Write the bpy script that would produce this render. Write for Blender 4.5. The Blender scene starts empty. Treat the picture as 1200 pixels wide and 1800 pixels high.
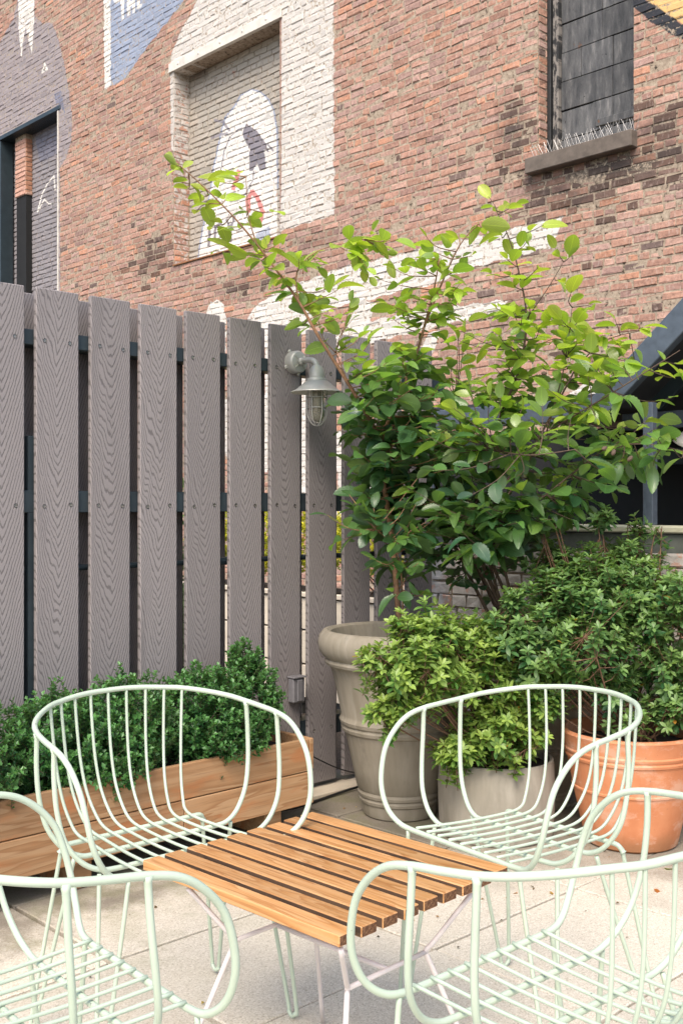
import bpy, math, random
import numpy as np
from mathutils import Vector, Matrix, Euler

random.seed(7); rng = np.random.default_rng(7)
S = bpy.context.scene; COL = S.collection
# ---------------------------------------------------------------- camera, sky, sun, exposure
# world axes follow the terrace grid: +X along the slatted fence, +Y along the brick building
FPX, EYE, CC, SS = 1891.0, 1.37, 0.7193, 0.6947
cam = bpy.data.cameras.new('camera'); camo = bpy.data.objects.new('camera', cam); COL.objects.link(camo)
cam.sensor_fit = 'HORIZONTAL'; cam.sensor_width = 36.0; cam.lens = 36.0 * FPX / 1200.0
cam.shift_y = -11.0 / 1200.0; cam.clip_start = 0.05; cam.clip_end = 500
camo.location = (0, 0, EYE); camo.rotation_euler = (math.pi / 2, 0, -math.asin(SS))
S.camera = camo
S.render.resolution_x = 682; S.render.resolution_y = 1024
world = bpy.data.worlds.new('World'); S.world = world; world.use_nodes = True
wn = world.node_tree.nodes; wl = world.node_tree.links
sky = wn.new('ShaderNodeTexSky'); sky.sky_type = 'NISHITA'; sky.sun_disc = False
SUN_EL, SUN_AZ = math.radians(50), math.radians(212)      # azimuth of the sun measured from +X towards +Y
sky.sun_elevation = SUN_EL; sky.sun_rotation = math.pi / 2 - SUN_AZ
sky.air_density = 1.0; sky.dust_density = 3.0; sky.ozone_density = 1.0
wn['Background'].inputs['Strength'].default_value = 0.15
wl.new(sky.outputs[0], wn['Background'].inputs['Color'])
sl = bpy.data.lights.new('sun', 'SUN'); sl.energy = 1.9; sl.angle = math.radians(28); sl.color = (1.0, 0.91, 0.79)
so = bpy.data.objects.new('sun', sl); COL.objects.link(so)
sd = Vector((math.cos(SUN_EL) * math.cos(SUN_AZ), math.cos(SUN_EL) * math.sin(SUN_AZ), math.sin(SUN_EL)))
so.rotation_euler = sd.to_track_quat('Z', 'Y').to_euler(); so.location = sd * 20
S.view_settings.view_transform = 'Standard'; S.view_settings.look = 'None'
S.view_settings.gamma = 1.0; S.view_settings.use_curve_mapping = False
S.view_settings.exposure = 0.88

# ---------------------------------------------------------------- survey helpers (photo bearings onto known planes)
def ray(px, py):
    a = (px - 600) / FPX; b = (889 - py) / FPX
    return Vector((CC * a + SS, -SS * a + CC, b))
def onplane(px, py, ax, val):
    r = ray(px, py); o = Vector((0, 0, EYE)); t = (val - o[ax]) / r[ax]
    return o + r * t
def atdepth(px, py, d):
    return Vector((0, 0, EYE)) + ray(px, py) * d
def project(x, y, z):
    X = CC * x - SS * y; D = SS * x + CC * y
    return 600 + FPX * X / D, 889 - FPX * (z - EYE) / D

# ---------------------------------------------------------------- mesh helpers
class MB:
    def __init__(s): s.v = []; s.f = []; s.mi = []; s.attr = {}
    def add(s, vs, fs, m=0):
        n = len(s.v); s.v += [tuple(p) for p in vs]; s.f += [tuple(i + n for i in f) for f in fs]; s.mi += [m] * len(fs)
    def box(s, c, d, bev=0.0, rot=None, m=0):
        hx, hy, hz = d[0] / 2, d[1] / 2, d[2] / 2
        if bev <= 0:
            vs = [Vector((x, y, z)) for x in (-hx, hx) for y in (-hy, hy) for z in (-hz, hz)]
            fs = [(0, 1, 3, 2), (4, 6, 7, 5), (0, 4, 5, 1), (2, 3, 7, 6), (0, 2, 6, 4), (1, 5, 7, 3)]
        else:
            b = min(bev, hx * .9, hy * .9, hz * .9); vs = []; idx = {}
            for sx in (-1, 1):
                for sy in (-1, 1):
                    for sz in (-1, 1):
                        for k, q in enumerate(((hx, hy - b, hz - b), (hx - b, hy, hz - b), (hx - b, hy - b, hz))):
                            idx[(sx, sy, sz, k)] = len(vs); vs.append(Vector((sx * q[0], sy * q[1], sz * q[2])))
            fs = []
            I = lambda *a: idx[a]
            for sg in (-1, 1):
                def fl(t): return t if sg > 0 else t[::-1]
                fs.append(fl((I(sg, -1, -1, 0), I(sg, 1, -1, 0), I(sg, 1, 1, 0), I(sg, -1, 1, 0))))
                fs.append(fl((I(-1, sg, -1, 1), I(-1, sg, 1, 1), I(1, sg, 1, 1), I(1, sg, -1, 1))))
                fs.append(fl((I(-1, -1, sg, 2), I(1, -1, sg, 2), I(1, 1, sg, 2), I(-1, 1, sg, 2))))
            for a in (-1, 1):
                for c2 in (-1, 1):
                    fs.append((I(a, c2, -1, 0), I(a, c2, 1, 0), I(a, c2, 1, 1), I(a, c2, -1, 1)))
                    fs.append((I(a, -1, c2, 0), I(a, 1, c2, 0), I(a, 1, c2, 2), I(a, -1, c2, 2)))
                    fs.append((I(-1, a, c2, 1), I(1, a, c2, 1), I(1, a, c2, 2), I(-1, a, c2, 2)))
                    for c3 in (-1, 1): fs.append((I(a, c2, c3, 0), I(a, c2, c3, 1), I(a, c2, c3, 2)))
        if rot is not None: vs = [rot @ p for p in vs]
        s.add([p + Vector(c) for p in vs], fs, m); return s
    def tube(s, pts, r, n=8, cap=True, closed=False, m=0):
        pts = [Vector(p) for p in pts]; N = len(pts)
        rs = r if isinstance(r, (list, tuple)) else [r] * N
        tan = []
        for i in range(N):
            if closed: t = pts[(i + 1) % N] - pts[i - 1]
            else: t = pts[min(i + 1, N - 1)] - pts[max(i - 1, 0)]
            tan.append(t.normalized() if t.length > 1e-9 else Vector((0, 0, 1)))
        up = Vector((0, 0, 1)) if abs(tan[0].z) < .9 else Vector((1, 0, 0))
        u = tan[0].cross(up).normalized(); vs = []
        for i in range(N):
            u = (u - tan[i] * u.dot(tan[i])).normalized(); w = tan[i].cross(u)
            for k in range(n):
                a = 2 * math.pi * k / n; vs.append(pts[i] + (u * math.cos(a) + w * math.sin(a)) * rs[i])
        fs = []
        for i in range(N if closed else N - 1):
            j = (i + 1) % N
            for k in range(n):
                k2 = (k + 1) % n; fs.append((i * n + k, i * n + k2, j * n + k2, j * n + k))
        if cap and not closed: fs.append(tuple(range(n))[::-1]); fs.append(tuple((N - 1) * n + k for k in range(n)))
        s.add(vs, fs, m); return s
    def lathe(s, prof, n=32, c=(0, 0, 0), rot=None, m=0):
        vs = []; fs = []; c = Vector(c)
        for (r, z) in prof:
            for k in range(n):
                a = 2 * math.pi * k / n; p = Vector((r * math.cos(a), r * math.sin(a), z))
                vs.append((rot @ p if rot is not None else p) + c)
        for i in range(len(prof) - 1):
            for k in range(n):
                k2 = (k + 1) % n; fs.append((i * n + k, i * n + k2, (i + 1) * n + k2, (i + 1) * n + k))
        s.add(vs, fs, m); return s
    def build(s, name, mats, parent=None, smooth=False, loc=None):
        me = bpy.data.meshes.new(name); me.from_pydata(s.v, [], s.f)
        if not isinstance(mats, (list, tuple)): mats = [mats]
        for mt in mats: me.materials.append(mt)
        if any(s.mi): me.polygons.foreach_set('material_index', s.mi)
        for k, a in s.attr.items():
            at = me.attributes.new(k, 'FLOAT_COLOR', 'POINT'); at.data.foreach_set('color', np.asarray(a, np.float32).ravel())
        if smooth:
            me.polygons.foreach_set('use_smooth', [True] * len(me.polygons))
            if smooth == 'auto': me.set_sharp_from_angle(angle=math.radians(35))
        me.update()
        return link(name, me, parent, loc)
def link(name, me, parent=None, loc=None, rot=None):
    o = bpy.data.objects.new(name, me); COL.objects.link(o)
    if parent is not None: o.parent = parent
    if loc is not None: o.location = loc
    if rot is not None: o.rotation_euler = rot
    return o
def tag(o, label=None, cat=None, group=None, kind=None):
    if label: o['label'] = label
    if cat: o['category'] = cat
    if group: o['group'] = group
    if kind: o['kind'] = kind
    return o
def thing(name, label, cat, loc=(0, 0, 0), rz=0, group=None):
    o = link(name, None, None, loc, (0, 0, rz)); o.empty_display_size = .1
    return tag(o, label, cat, group)
def copy_tree(o, parent=None):
    c = o.copy(); COL.objects.link(c); c.parent = parent
    for ch in list(o.children): copy_tree(ch, c)
    return c
def smooth_path(P, k=6, closed=False):
    P = [Vector(p) for p in P]; N = len(P); out = []
    for i in range(N if closed else N - 1):
        if closed: a, b, c, d = P[i - 1], P[i], P[(i + 1) % N], P[(i + 2) % N]
        else: a, b, c, d = P[max(i - 1, 0)], P[i], P[i + 1], P[min(i + 2, N - 1)]
        for j in range(k):
            t = j / k
            out.append(0.5 * ((2 * b) + (c - a) * t + (2 * a - 5 * b + 4 * c - d) * t * t + (3 * b - a - 3 * c + d) * t ** 3))
    if not closed: out.append(P[-1])
    return out

# ---------------------------------------------------------------- material helpers
class NT:
    def __init__(s, name, rough=.6, spec=.5):
        s.m = bpy.data.materials.new(name); s.m.use_nodes = True; s.n = s.m.node_tree.nodes; s.l = s.m.node_tree.links
        s.p = s.n['Principled BSDF']; s.p.inputs['Roughness'].default_value = rough
        s.p.inputs['Specular IOR Level'].default_value = spec
    def node(s, t, **kw):
        n = s.n.new(t)
        for k, v in kw.items(): setattr(n, k, v)
        return n
    def set(s, inp, v):
        if isinstance(v, bpy.types.NodeSocket): s.l.new(v, inp)
        elif v is not None:
            if isinstance(v, (tuple, list)) and len(v) == 3 and inp.type == 'RGBA': v = (*v, 1)
            inp.default_value = v
    def math(s, op, a, b=None, c=None, clamp=False):
        n = s.node('ShaderNodeMath', operation=op, use_clamp=clamp)
        s.set(n.inputs[0], a); s.set(n.inputs[1], b) if b is not None else None
        if c is not None: s.set(n.inputs[2], c)
        return n.outputs[0]
    def mix(s, f, a, b, bt='MIX'):
        n = s.node('ShaderNodeMix', data_type='RGBA', blend_type=bt); s.set(n.inputs[0], f); s.set(n.inputs[6], a); s.set(n.inputs[7], b)
        return n.outputs[2]
    def ramp(s, f, stops, interp='LINEAR'):
        n = s.node('ShaderNodeValToRGB'); n.color_ramp.interpolation = interp; e = n.color_ramp.elements
        while len(e) < len(stops): e.new(.5)
        for i, (p, c) in enumerate(stops):
            e[i].position = p; e[i].color = (*c, 1) if isinstance(c, (tuple, list)) else (c, c, c, 1)
        s.set(n.inputs[0], f); return n.outputs[0]
    def noise(s, vec, scale, detail=4, rough=.55, dist=0.0):
        n = s.node('ShaderNodeTexNoise'); n.inputs['Scale'].default_value = scale; n.inputs['Detail'].default_value = detail
        n.inputs['Roughness'].default_value = rough; n.inputs['Distortion'].default_value = dist
        if vec is not None: s.l.new(vec, n.inputs['Vector'])
        return n.outputs['Fac']
    def obj(s): return s.node('ShaderNodeTexCoord').outputs['Object']
    def pos(s): return s.node('ShaderNodeNewGeometry').outputs['Position']
    def mapping(s, vec, scale=(1, 1, 1), loc=(0, 0, 0), rot=(0, 0, 0)):
        n = s.node('ShaderNodeMapping'); s.l.new(vec, n.inputs[0]); n.inputs['Scale'].default_value = scale
        s.set(n.inputs['Location'], loc); n.inputs['Rotation'].default_value = rot; return n.outputs[0]
    def sep(s, vec):
        n = s.node('ShaderNodeSeparateXYZ'); s.l.new(vec, n.inputs[0]); return n.outputs
    def comb(s, x, y, z):
        n = s.node('ShaderNodeCombineXYZ'); s.set(n.inputs[0], x); s.set(n.inputs[1], y); s.set(n.inputs[2], z); return n.outputs[0]
    def rnd(s): return s.node('ShaderNodeObjectInfo').outputs['Random']
    def bump(s, h, strength=.3, dist=.005):
        n = s.node('ShaderNodeBump'); n.inputs['Strength'].default_value = strength; n.inputs['Distance'].default_value = dist
        s.l.new(h, n.inputs['Height']); s.l.new(n.outputs[0], s.p.inputs['Normal']); return n.outputs[0]
    def base(s, c): s.set(s.p.inputs['Base Color'], c); return s
def smoothmask(t, v, lo, hi):
    n = t.node('ShaderNodeMapRange', interpolation_type='SMOOTHSTEP'); t.set(n.inputs[0], v); n.inputs[1].default_value = lo; n.inputs[2].default_value = hi
    return n.outputs[0]

def mat_plain(name, col, rough=.5, metal=0.0, vary=.12, scale=18, bump=.1, spec=.5):
    t = NT(name, rough, spec); v = t.obj(); n = t.noise(v, scale, 5)
    lo = tuple(c * (1 - vary) for c in col); hi = tuple(min(1, c * (1 + vary)) for c in col)
    t.base(t.ramp(n, [(.3, lo), (.7, hi)])); t.p.inputs['Metallic'].default_value = metal
    if bump: t.bump(t.noise(v, scale * 14, 3), bump, .001)
    return t.m

def make_materials():
    M = {}
    # mint powder-coated steel with chips
    t = NT('mint_enamel', .38); v = t.obj(); a = t.noise(v, 6, 3)
    c = t.ramp(a, [(.3, (.455, .545, .43)), (.7, (.515, .605, .49))])
    chip = t.math('MULTIPLY', smoothmask(t, t.noise(v, 45, 3, .6), .69, .71), smoothmask(t, t.noise(v, 7, 2), .55, .58))
    c = t.mix(t.math('MULTIPLY', smoothmask(t, t.noise(v, 16, 5, .7), .5, .75), .22), c, (.40, .42, .33)); t.base(t.mix(chip, c, (.12, .12, .12))); t.bump(t.noise(v, 500, 2), .12, .0005); M['mint'] = t.m
    M['pinkmetal'] = mat_plain('pale_pink_enamel', (.66, .61, .60), .45, 0, .08, 10, .08)
    # composite fence boards with embossed cathedral grain
    def composite(name, dark, light):
        t = NT(name, .62, .35); v = t.obj(); x, y, z = t.sep(v); r = t.rnd()
        n1 = t.noise(t.mapping(v, (9, 1, 2.2), t.comb(t.math('MULTIPLY', r, 30), 0, t.math('MULTIPLY', r, 57))), 1.3, 2)
        n2 = t.noise(t.mapping(v, (60, 1, 22)), 1.6, 3, .6)
        xo = t.math('ADD', x, t.math('MULTIPLY', t.math('SUBTRACT', n1, .5), .06))
        ax = t.math('POWER', t.math('ADD', t.math('ABSOLUTE', xo), .004), 1.35)
        h = t.math('SUBTRACT', z, t.math('MULTIPLY', ax, 7.0))
        h = t.math('ADD', h, t.math('ADD', t.math('MULTIPLY', n1, .12), t.math('MULTIPLY', n2, .022)))
        h = t.math('ADD', h, t.math('MULTIPLY', r, 3.7))
        ph = t.math('FRACT', t.math('MULTIPLY', h, 25.0))
        g = t.math('ABSOLUTE', t.math('SUBTRACT', ph, .5))                     # 0 in a groove, .5 on a ridge
        n3 = t.noise(t.mapping(v, (120, 1, 60)), 2, 2, .7)
        groove = t.math('MULTIPLY', t.math('SUBTRACT', 1.0, smoothmask(t, g, .05, .22)), smoothmask(t, n3, .30, .48))
        fine = t.noise(v, 260, 2)
        c = t.mix(t.math('MULTIPLY', fine, .5), dark, light)
        c = t.mix(t.math('MULTIPLY', t.noise(v, 3, 3), .25), c, tuple(k * .8 for k in light))
        stn = t.math('MULTIPLY', smoothmask(t, t.noise(t.mapping(t.pos(), (7, 7, .9)), 1.2, 5, .65), .52, .74), .35); c = t.mix(stn, c, tuple(k * .6 for k in dark))
        hs = t.node('ShaderNodeHueSaturation'); t.set(hs.inputs['Color'], c); t.set(hs.inputs['Value'], t.math('ADD', .90, t.math('MULTIPLY', r, .2))); c = hs.outputs[0]
        t.base(t.mix(t.math('MULTIPLY', groove, .66), c, tuple(k * .38 for k in dark)))
        hh = t.math('SUBTRACT', t.math('MULTIPLY', fine, .22), groove); t.bump(hh, .45, .0018); return t.m
    M['board'] = composite('grey_composite_board', (.225, .202, .20), (.33, .30, .298))
    M['darkmetal'] = mat_plain('dark_blue_black_steel', (.028, .042, .05), .45, .1, .2, 8, .1)
    M['bluemetal'] = mat_plain('slate_blue_painted_steel', (.075, .095, .125), .5, 0, .18, 25, .5)
    M['screw'] = mat_plain('steel_screw', (.3, .28, .26), .35, .9, .3, 200, .2)
    M['hole'] = mat_plain('screw_recess', (.02, .018, .016), .8, 0)
    # wood
    def wood(name, c1, c2, c3, axis, rough, scale=1.0, ring=26, bump=.25):
        t = NT(name, rough, .4); v = t.obj(); r = t.rnd()
        sc = [14, 14, 14]; sc[axis] = 1.1
        off = t.comb(t.math('MULTIPLY', r, 17), t.math('MULTIPLY', r, 9), t.math('MULTIPLY', r, 31))
        mp = t.mapping(v, tuple(q * scale for q in sc), off)
        n = t.noise(mp, 1.0, 3, .5, .6)
        rings = t.math('FRACT', t.math('MULTIPLY', n, ring * .5))
        sc2 = [170, 170, 170]; sc2[axis] = 5; f = t.noise(t.mapping(v, tuple(sc2), off), 1.0, 3, .6)
        c = t.ramp(rings, [(0.0, c1), (.55, c2), (.92, c3), (1.0, c1)])
        c = t.mix(t.math('MULTIPLY', t.noise(v, 4, 3), .35), c, c3)
        hsv = t.node('ShaderNodeHueSaturation'); t.set(hsv.inputs['Color'], c); t.set(hsv.inputs['Value'], t.math('ADD', .8, t.math('MULTIPLY', r, .36)))
        c = t.mix(t.math('MULTIPLY', smoothmask(t, f, .5, .75), .35), hsv.outputs[0], tuple(k * .5 for k in c3))
        t.base(c); t.bump(t.math('ADD', f, t.math('MULTIPLY', rings, .3)), bump, .002); return t, c
    t, c = wood('oiled_teak', (.58, .335, .155), (.52, .265, .10), (.37, .165, .055), 1, .42); M['teak'] = t.m
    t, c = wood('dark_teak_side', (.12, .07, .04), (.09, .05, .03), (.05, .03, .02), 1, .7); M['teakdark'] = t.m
    t = NT('teak_end_grain', .75, .3); v = t.obj(); c = t.ramp(t.noise(t.mapping(v, (160, 10, 260)), 1, 4, .7), [(.38, (.07, .03, .015)), (.6, (.20, .10, .05)), (.75, (.36, .22, .12))]); t.base(c); t.bump(t.noise(v, 200, 3), .4, .002); M['endgrain'] = t.m
    t, c = wood('weathered_cedar', (.42, .265, .145), (.38, .22, .11), (.28, .145, .065), 0, .68, .8, 14)
    v = t.obj(); st = smoothmask(t, t.noise(t.mapping(v, (2.2, 8, 9)), 1.4, 4), .53, .68)
    c = t.mix(t.math('MULTIPLY', st, .6), c, (.40, .14, .045)); t.base(c); M['cedar'] = t.m
    # concrete pavers
    t = NT('exposed_aggregate_paver', .85, .25); p = t.pos(); r = t.rnd(); x, y, z = t.sep(p)
    g = t.node('ShaderNodeTexVoronoi'); g.inputs['Scale'].default_value = 260; t.l.new(p, g.inputs['Vector'])
    gv = t.sep(g.outputs['Color'])
    c = t.ramp(gv[0], [(0, (.40, .35, .27)), (.18, (.58, .52, .43)), (.75, (.68, .625, .53)), (1, (.78, .73, .64))])
    c = t.mix(t.math('MULTIPLY', smoothmask(t, t.noise(p, 70, 3, .7), .60, .72), .45), c, (.30, .24, .17))
    c = t.mix(t.math('MULTIPLY', t.noise(p, 2.2, 5), .5), c, (.50, .45, .36))
    hsv = t.node('ShaderNodeHueSaturation'); t.set(hsv.inputs['Color'], c); t.set(hsv.inputs['Value'], t.math('ADD', .86, t.math('MULTIPLY', r, .22))); c = hsv.outputs[0]
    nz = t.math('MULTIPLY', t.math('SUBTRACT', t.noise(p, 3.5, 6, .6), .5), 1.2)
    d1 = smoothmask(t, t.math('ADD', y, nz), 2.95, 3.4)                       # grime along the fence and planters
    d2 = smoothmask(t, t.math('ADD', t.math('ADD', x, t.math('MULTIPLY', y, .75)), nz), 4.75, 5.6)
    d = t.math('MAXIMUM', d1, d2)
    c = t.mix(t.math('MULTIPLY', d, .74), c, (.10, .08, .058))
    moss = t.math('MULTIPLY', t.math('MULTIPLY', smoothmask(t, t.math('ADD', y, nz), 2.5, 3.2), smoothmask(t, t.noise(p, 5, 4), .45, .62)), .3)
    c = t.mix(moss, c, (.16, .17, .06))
    t.base(c); t.bump(t.math('ADD', gv[1], t.noise(p, 120, 3)), .35, .003); M['paver'] = t.m
    M['joint'] = mat_plain('dirty_joint', (.10, .075, .055), .95, 0, .5, 60, .5)
    M['earth'] = mat_plain('dark_gravelly_ground', (.09, .08, .065), .95, 0, .35, 12, .5)
    # pots
    t = NT('grey_cast_resin', .7, .3); v = t.obj(); c = t.ramp(t.noise(t.mapping(v, (14, 14, 1.4)), 1.2, 5), [(.3, (.21, .185, .14)), (.7, (.30, .268, .215))])
    c = t.mix(t.math('MULTIPLY', smoothmask(t, t.noise(t.mapping(v, (30, 30, 2.5)), 1, 3), .5, .7), .35), c, (.34, .32, .27))
    c = t.mix(t.math('MULTIPLY', smoothmask(t, t.noise(t.mapping(v, (7, 7, 1.6)), 1.6, 6, .7), .54, .70), .4), c, (.12, .105, .08)); t.base(c); t.bump(t.noise(v, 90, 4), .15, .002); M['pot_grey'] = t.m
    t = NT('stained_concrete_pot', .85, .25); v = t.obj(); c = t.ramp(t.noise(t.mapping(v, (9, 9, 2.0)), 1.3, 5), [(.3, (.22, .20, .16)), (.7, (.36, .33, .275))])
    c = t.mix(t.math('MULTIPLY', smoothmask(t, t.noise(t.mapping(v, (18, 18, 6)), 1, 3), .5, .7), .3), c, (.42, .39, .33))
    t.base(c); t.bump(t.noise(v, 60, 4), .25, .002); M['pot_conc'] = t.m
    t = NT('terracotta', .8, .25); v = t.obj(); c = t.ramp(t.noise(v, 7, 6), [(.3, (.47, .17, .075)), (.7, (.60, .26, .13))])
    c = t.mix(t.math('MULTIPLY', smoothmask(t, t.noise(t.mapping(v, (6, 6, 2)), 2, 4), .5, .75), .3), c, (.66, .38, .24))
    c = t.mix(t.math('MULTIPLY', t.math('SUBTRACT', 1.0, smoothmask(t, t.math('ADD', t.sep(v)[2], t.math('MULTIPLY', t.noise(v, 9, 4), .12)), .05, .16)), .6), c, (.20, .12, .06))
    c = t.mix(t.math('MULTIPLY', smoothmask(t, t.noise(t.mapping(v, (3, 3, 5)), 1.6, 6, .7), .50, .62), .35), c, (.70, .52, .42)); c = t.mix(t.math('MULTIPLY', smoothmask(t, t.noise(v, 40, 4, .7), .64, .72), .5), c, (.16, .10, .07)); t.base(c); t.bump(t.noise(v, 110, 4), .2, .002); M['terracotta'] = t.m
    M['soil'] = mat_plain('potting_soil', (.03, .022, .016), .95, 0, .5, 40, .8)
    M['bark'] = mat_plain('brown_bark', (.24, .13, .07), .8, 0, .35, 60, .5)
    M['barkdark'] = mat_plain('dark_twig_bark', (.10, .065, .045), .8, 0, .35, 60, .5)
    M['barkred'] = mat_plain('reddish_twig_bark', (.15, .08, .045), .8, 0, .35, 60, .5)
    # lamp
    M['lampgrey'] = mat_plain('grey_cast_lamp_housing', (.43, .43, .40), .45, .3, .12, 20, .15)
    M['lampwhite'] = mat_plain('lamp_shade_inside', (.68, .66, .60), .5, 0, .05, 8, .02)
    t = NT('lamp_glass', .12, .6); t.base((.62, .60, .52)); t.p.inputs['Transmission Weight'].default_value = .85; t.p.inputs['IOR'].default_value = 1.3; M['glass'] = t.m
    M['bulb'] = mat_plain('unlit_bulb', (.62, .60, .55), .4, 0, .05, 5, 0)
    M['plasticgrey'] = mat_plain('grey_outlet_cover', (.16, .155, .165), .5, 0, .15, 20, .1)
    M['cable'] = mat_plain('black_cable', (.015, .015, .015), .5, 0, .1, 10, 0)
    M['hose'] = mat_plain('green_white_hose', (.5, .55, .42), .5, 0, .3, 60, 0)
    M['creamwall'] = mat_plain('cream_planter_panel', (.62, .54, .43), .7, 0, .1, 6, .15)
    M['darkbase'] = mat_plain('dark_grey_plinth', (.07, .07, .068), .8, 0, .2, 10, .2)
    M['coping'] = mat_plain('cream_metal_coping', (.60, .57, .42), .5, 0, .12, 6, .1)
    M['fascia'] = mat_plain('weathered_grey_green_fascia', (.12, .13, .115), .75, 0, .3, 10, .3)
    M['blackvoid'] = mat_plain('matt_black_panel', (.008, .008, .008), .8, 0, .2, 6, .1)
    M['roofdark'] = mat_plain('dark_roof_deck', (.03, .033, .038), .7, 0, .2, 6, .2)
    M['stonesill'] = mat_plain('brown_stone_sill', (.135, .11, .09), .85, 0, .25, 14, .5)
    M['silltop'] = mat_plain('gritty_sill_top', (.42, .36, .26), .9, 0, .3, 60, .5)
    M['steelwhite'] = mat_plain('white_painted_lintel', (.66, .62, .55), .6, 0, .16, 9, .25)
    M['rust'] = mat_plain('rusty_brown_strip', (.28, .13, .06), .8, 0, .4, 30, .4)
    M['spike'] = mat_plain('bright_steel_wire', (.40, .39, .38), .4, .6, .05, 5, 0)
    M['frameblack'] = mat_plain('black_window_frame', (.018, .019, .02), .6, 0, .3, 20, .4)
    t = NT('peeling_grey_frame', .8, .2); v = t.obj(); c = t.mix(smoothmask(t, t.noise(t.mapping(v, (1, 30, 9)), 1.2, 5, .7), .45, .56), (.035, .036, .038), (.24, .22, .20)); t.base(c); t.bump(t.noise(v, 60, 4), .5, .004); M['framepeel'] = t.m
    t = NT('weathered_black_sheet', .62, .35); p = t.pos(); r = t.rnd()
    streak = t.noise(t.mapping(p, (1, 13, 3.0)), 1.3, 7, .72); c = t.ramp(streak, [(.32, (.04, .042, .045)), (.55, (.105, .105, .105)), (.75, (.24, .23, .22))])
    hsv = t.node('ShaderNodeHueSaturation'); t.set(hsv.inputs['Color'], c); t.set(hsv.inputs['Value'], t.math('ADD', .75, t.math('MULTIPLY', r, .5)))
    c = t.mix(smoothmask(t, t.noise(p, 5.5, 5, .7), .66, .70), hsv.outputs[0], (.14, .075, .045))
    c = t.mix(smoothmask(t, t.noise(p, 23, 4, .7), .66, .7), c, (.01, .01, .01)); t.base(c); t.bump(t.noise(t.mapping(p, (1, 14, 9)), 2, 6, .75), .6, .006); M['sheet'] = t.m
    return M
M = make_materials()

# leaves: colour comes from the object colour times a per-vertex colour
def leaf_mat(name, rough, transl, spec, vein=0.0, sheen=0.0):
    t = NT(name, rough, spec); at = t.node('ShaderNodeAttribute', attribute_name='lc'); oc = t.node('ShaderNodeObjectInfo').outputs['Color']
    c = t.mix(1.0, at.outputs['Color'], oc, 'MULTIPLY')
    uv = t.node('ShaderNodeAttribute', attribute_name='luv').outputs['Vector']
    if vein:
        u, w, _ = t.sep(uv)
        au = t.math('ABSOLUTE', u)
        mid = t.math('SUBTRACT', 1.0, smoothmask(t, au, .02, .07))
        side = t.math('ABSOLUTE', t.math('SUBTRACT', t.math('FRACT', t.math('MULTIPLY', t.math('SUBTRACT', w, t.math('MULTIPLY', au, .45)), 8)), .5))
        sv = t.math('SUBTRACT', 1.0, smoothmask(t, side, .02, .14))
        vv = t.math('MAXIMUM', mid, t.math('MULTIPLY', sv, .55))
        c2 = t.mix(t.math('MULTIPLY', vv, vein), c, t.mix(1.0, c, (1.5, 1.5, 1.3), 'MULTIPLY'))
        c = c2; t.bump(t.math('SUBTRACT', 1.0, vv), .35, .002)
    geo = t.node('ShaderNodeNewGeometry')
    c = t.mix(t.math('MULTIPLY', geo.outputs['Backfacing'], .3), c, t.mix(.5, c, (.30, .36, .22)))
    t.base(c)
    tr = t.node('ShaderNodeBsdfTranslucent'); tc = t.mix(1.0, c, (1.6, 1.7, .6), 'MULTIPLY'); t.set(tr.inputs['Color'], tc)
    mx = t.node('ShaderNodeMixShader'); mx.inputs[0].default_value = transl
    t.l.new(t.p.outputs[0], mx.inputs[1]); t.l.new(tr.outputs[0], mx.inputs[2])
    out = t.n['Material Output']; t.l.new(mx.outputs[0], out.inputs['Surface'])
    return t.m
M['leaf'] = leaf_mat('broad_leaf', .33, .42, 1.0, .8)
M['azalea'] = leaf_mat('azalea_leaf', .42, .3, .5)
M['box'] = leaf_mat('boxwood_leaf', .36, .25, .5)
M['yellow'] = leaf_mat('golden_leaf', .5, .4, .3)

# ================================================================ THE BRICK BUILDING
WX = 7.4; NX = 7.63
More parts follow.
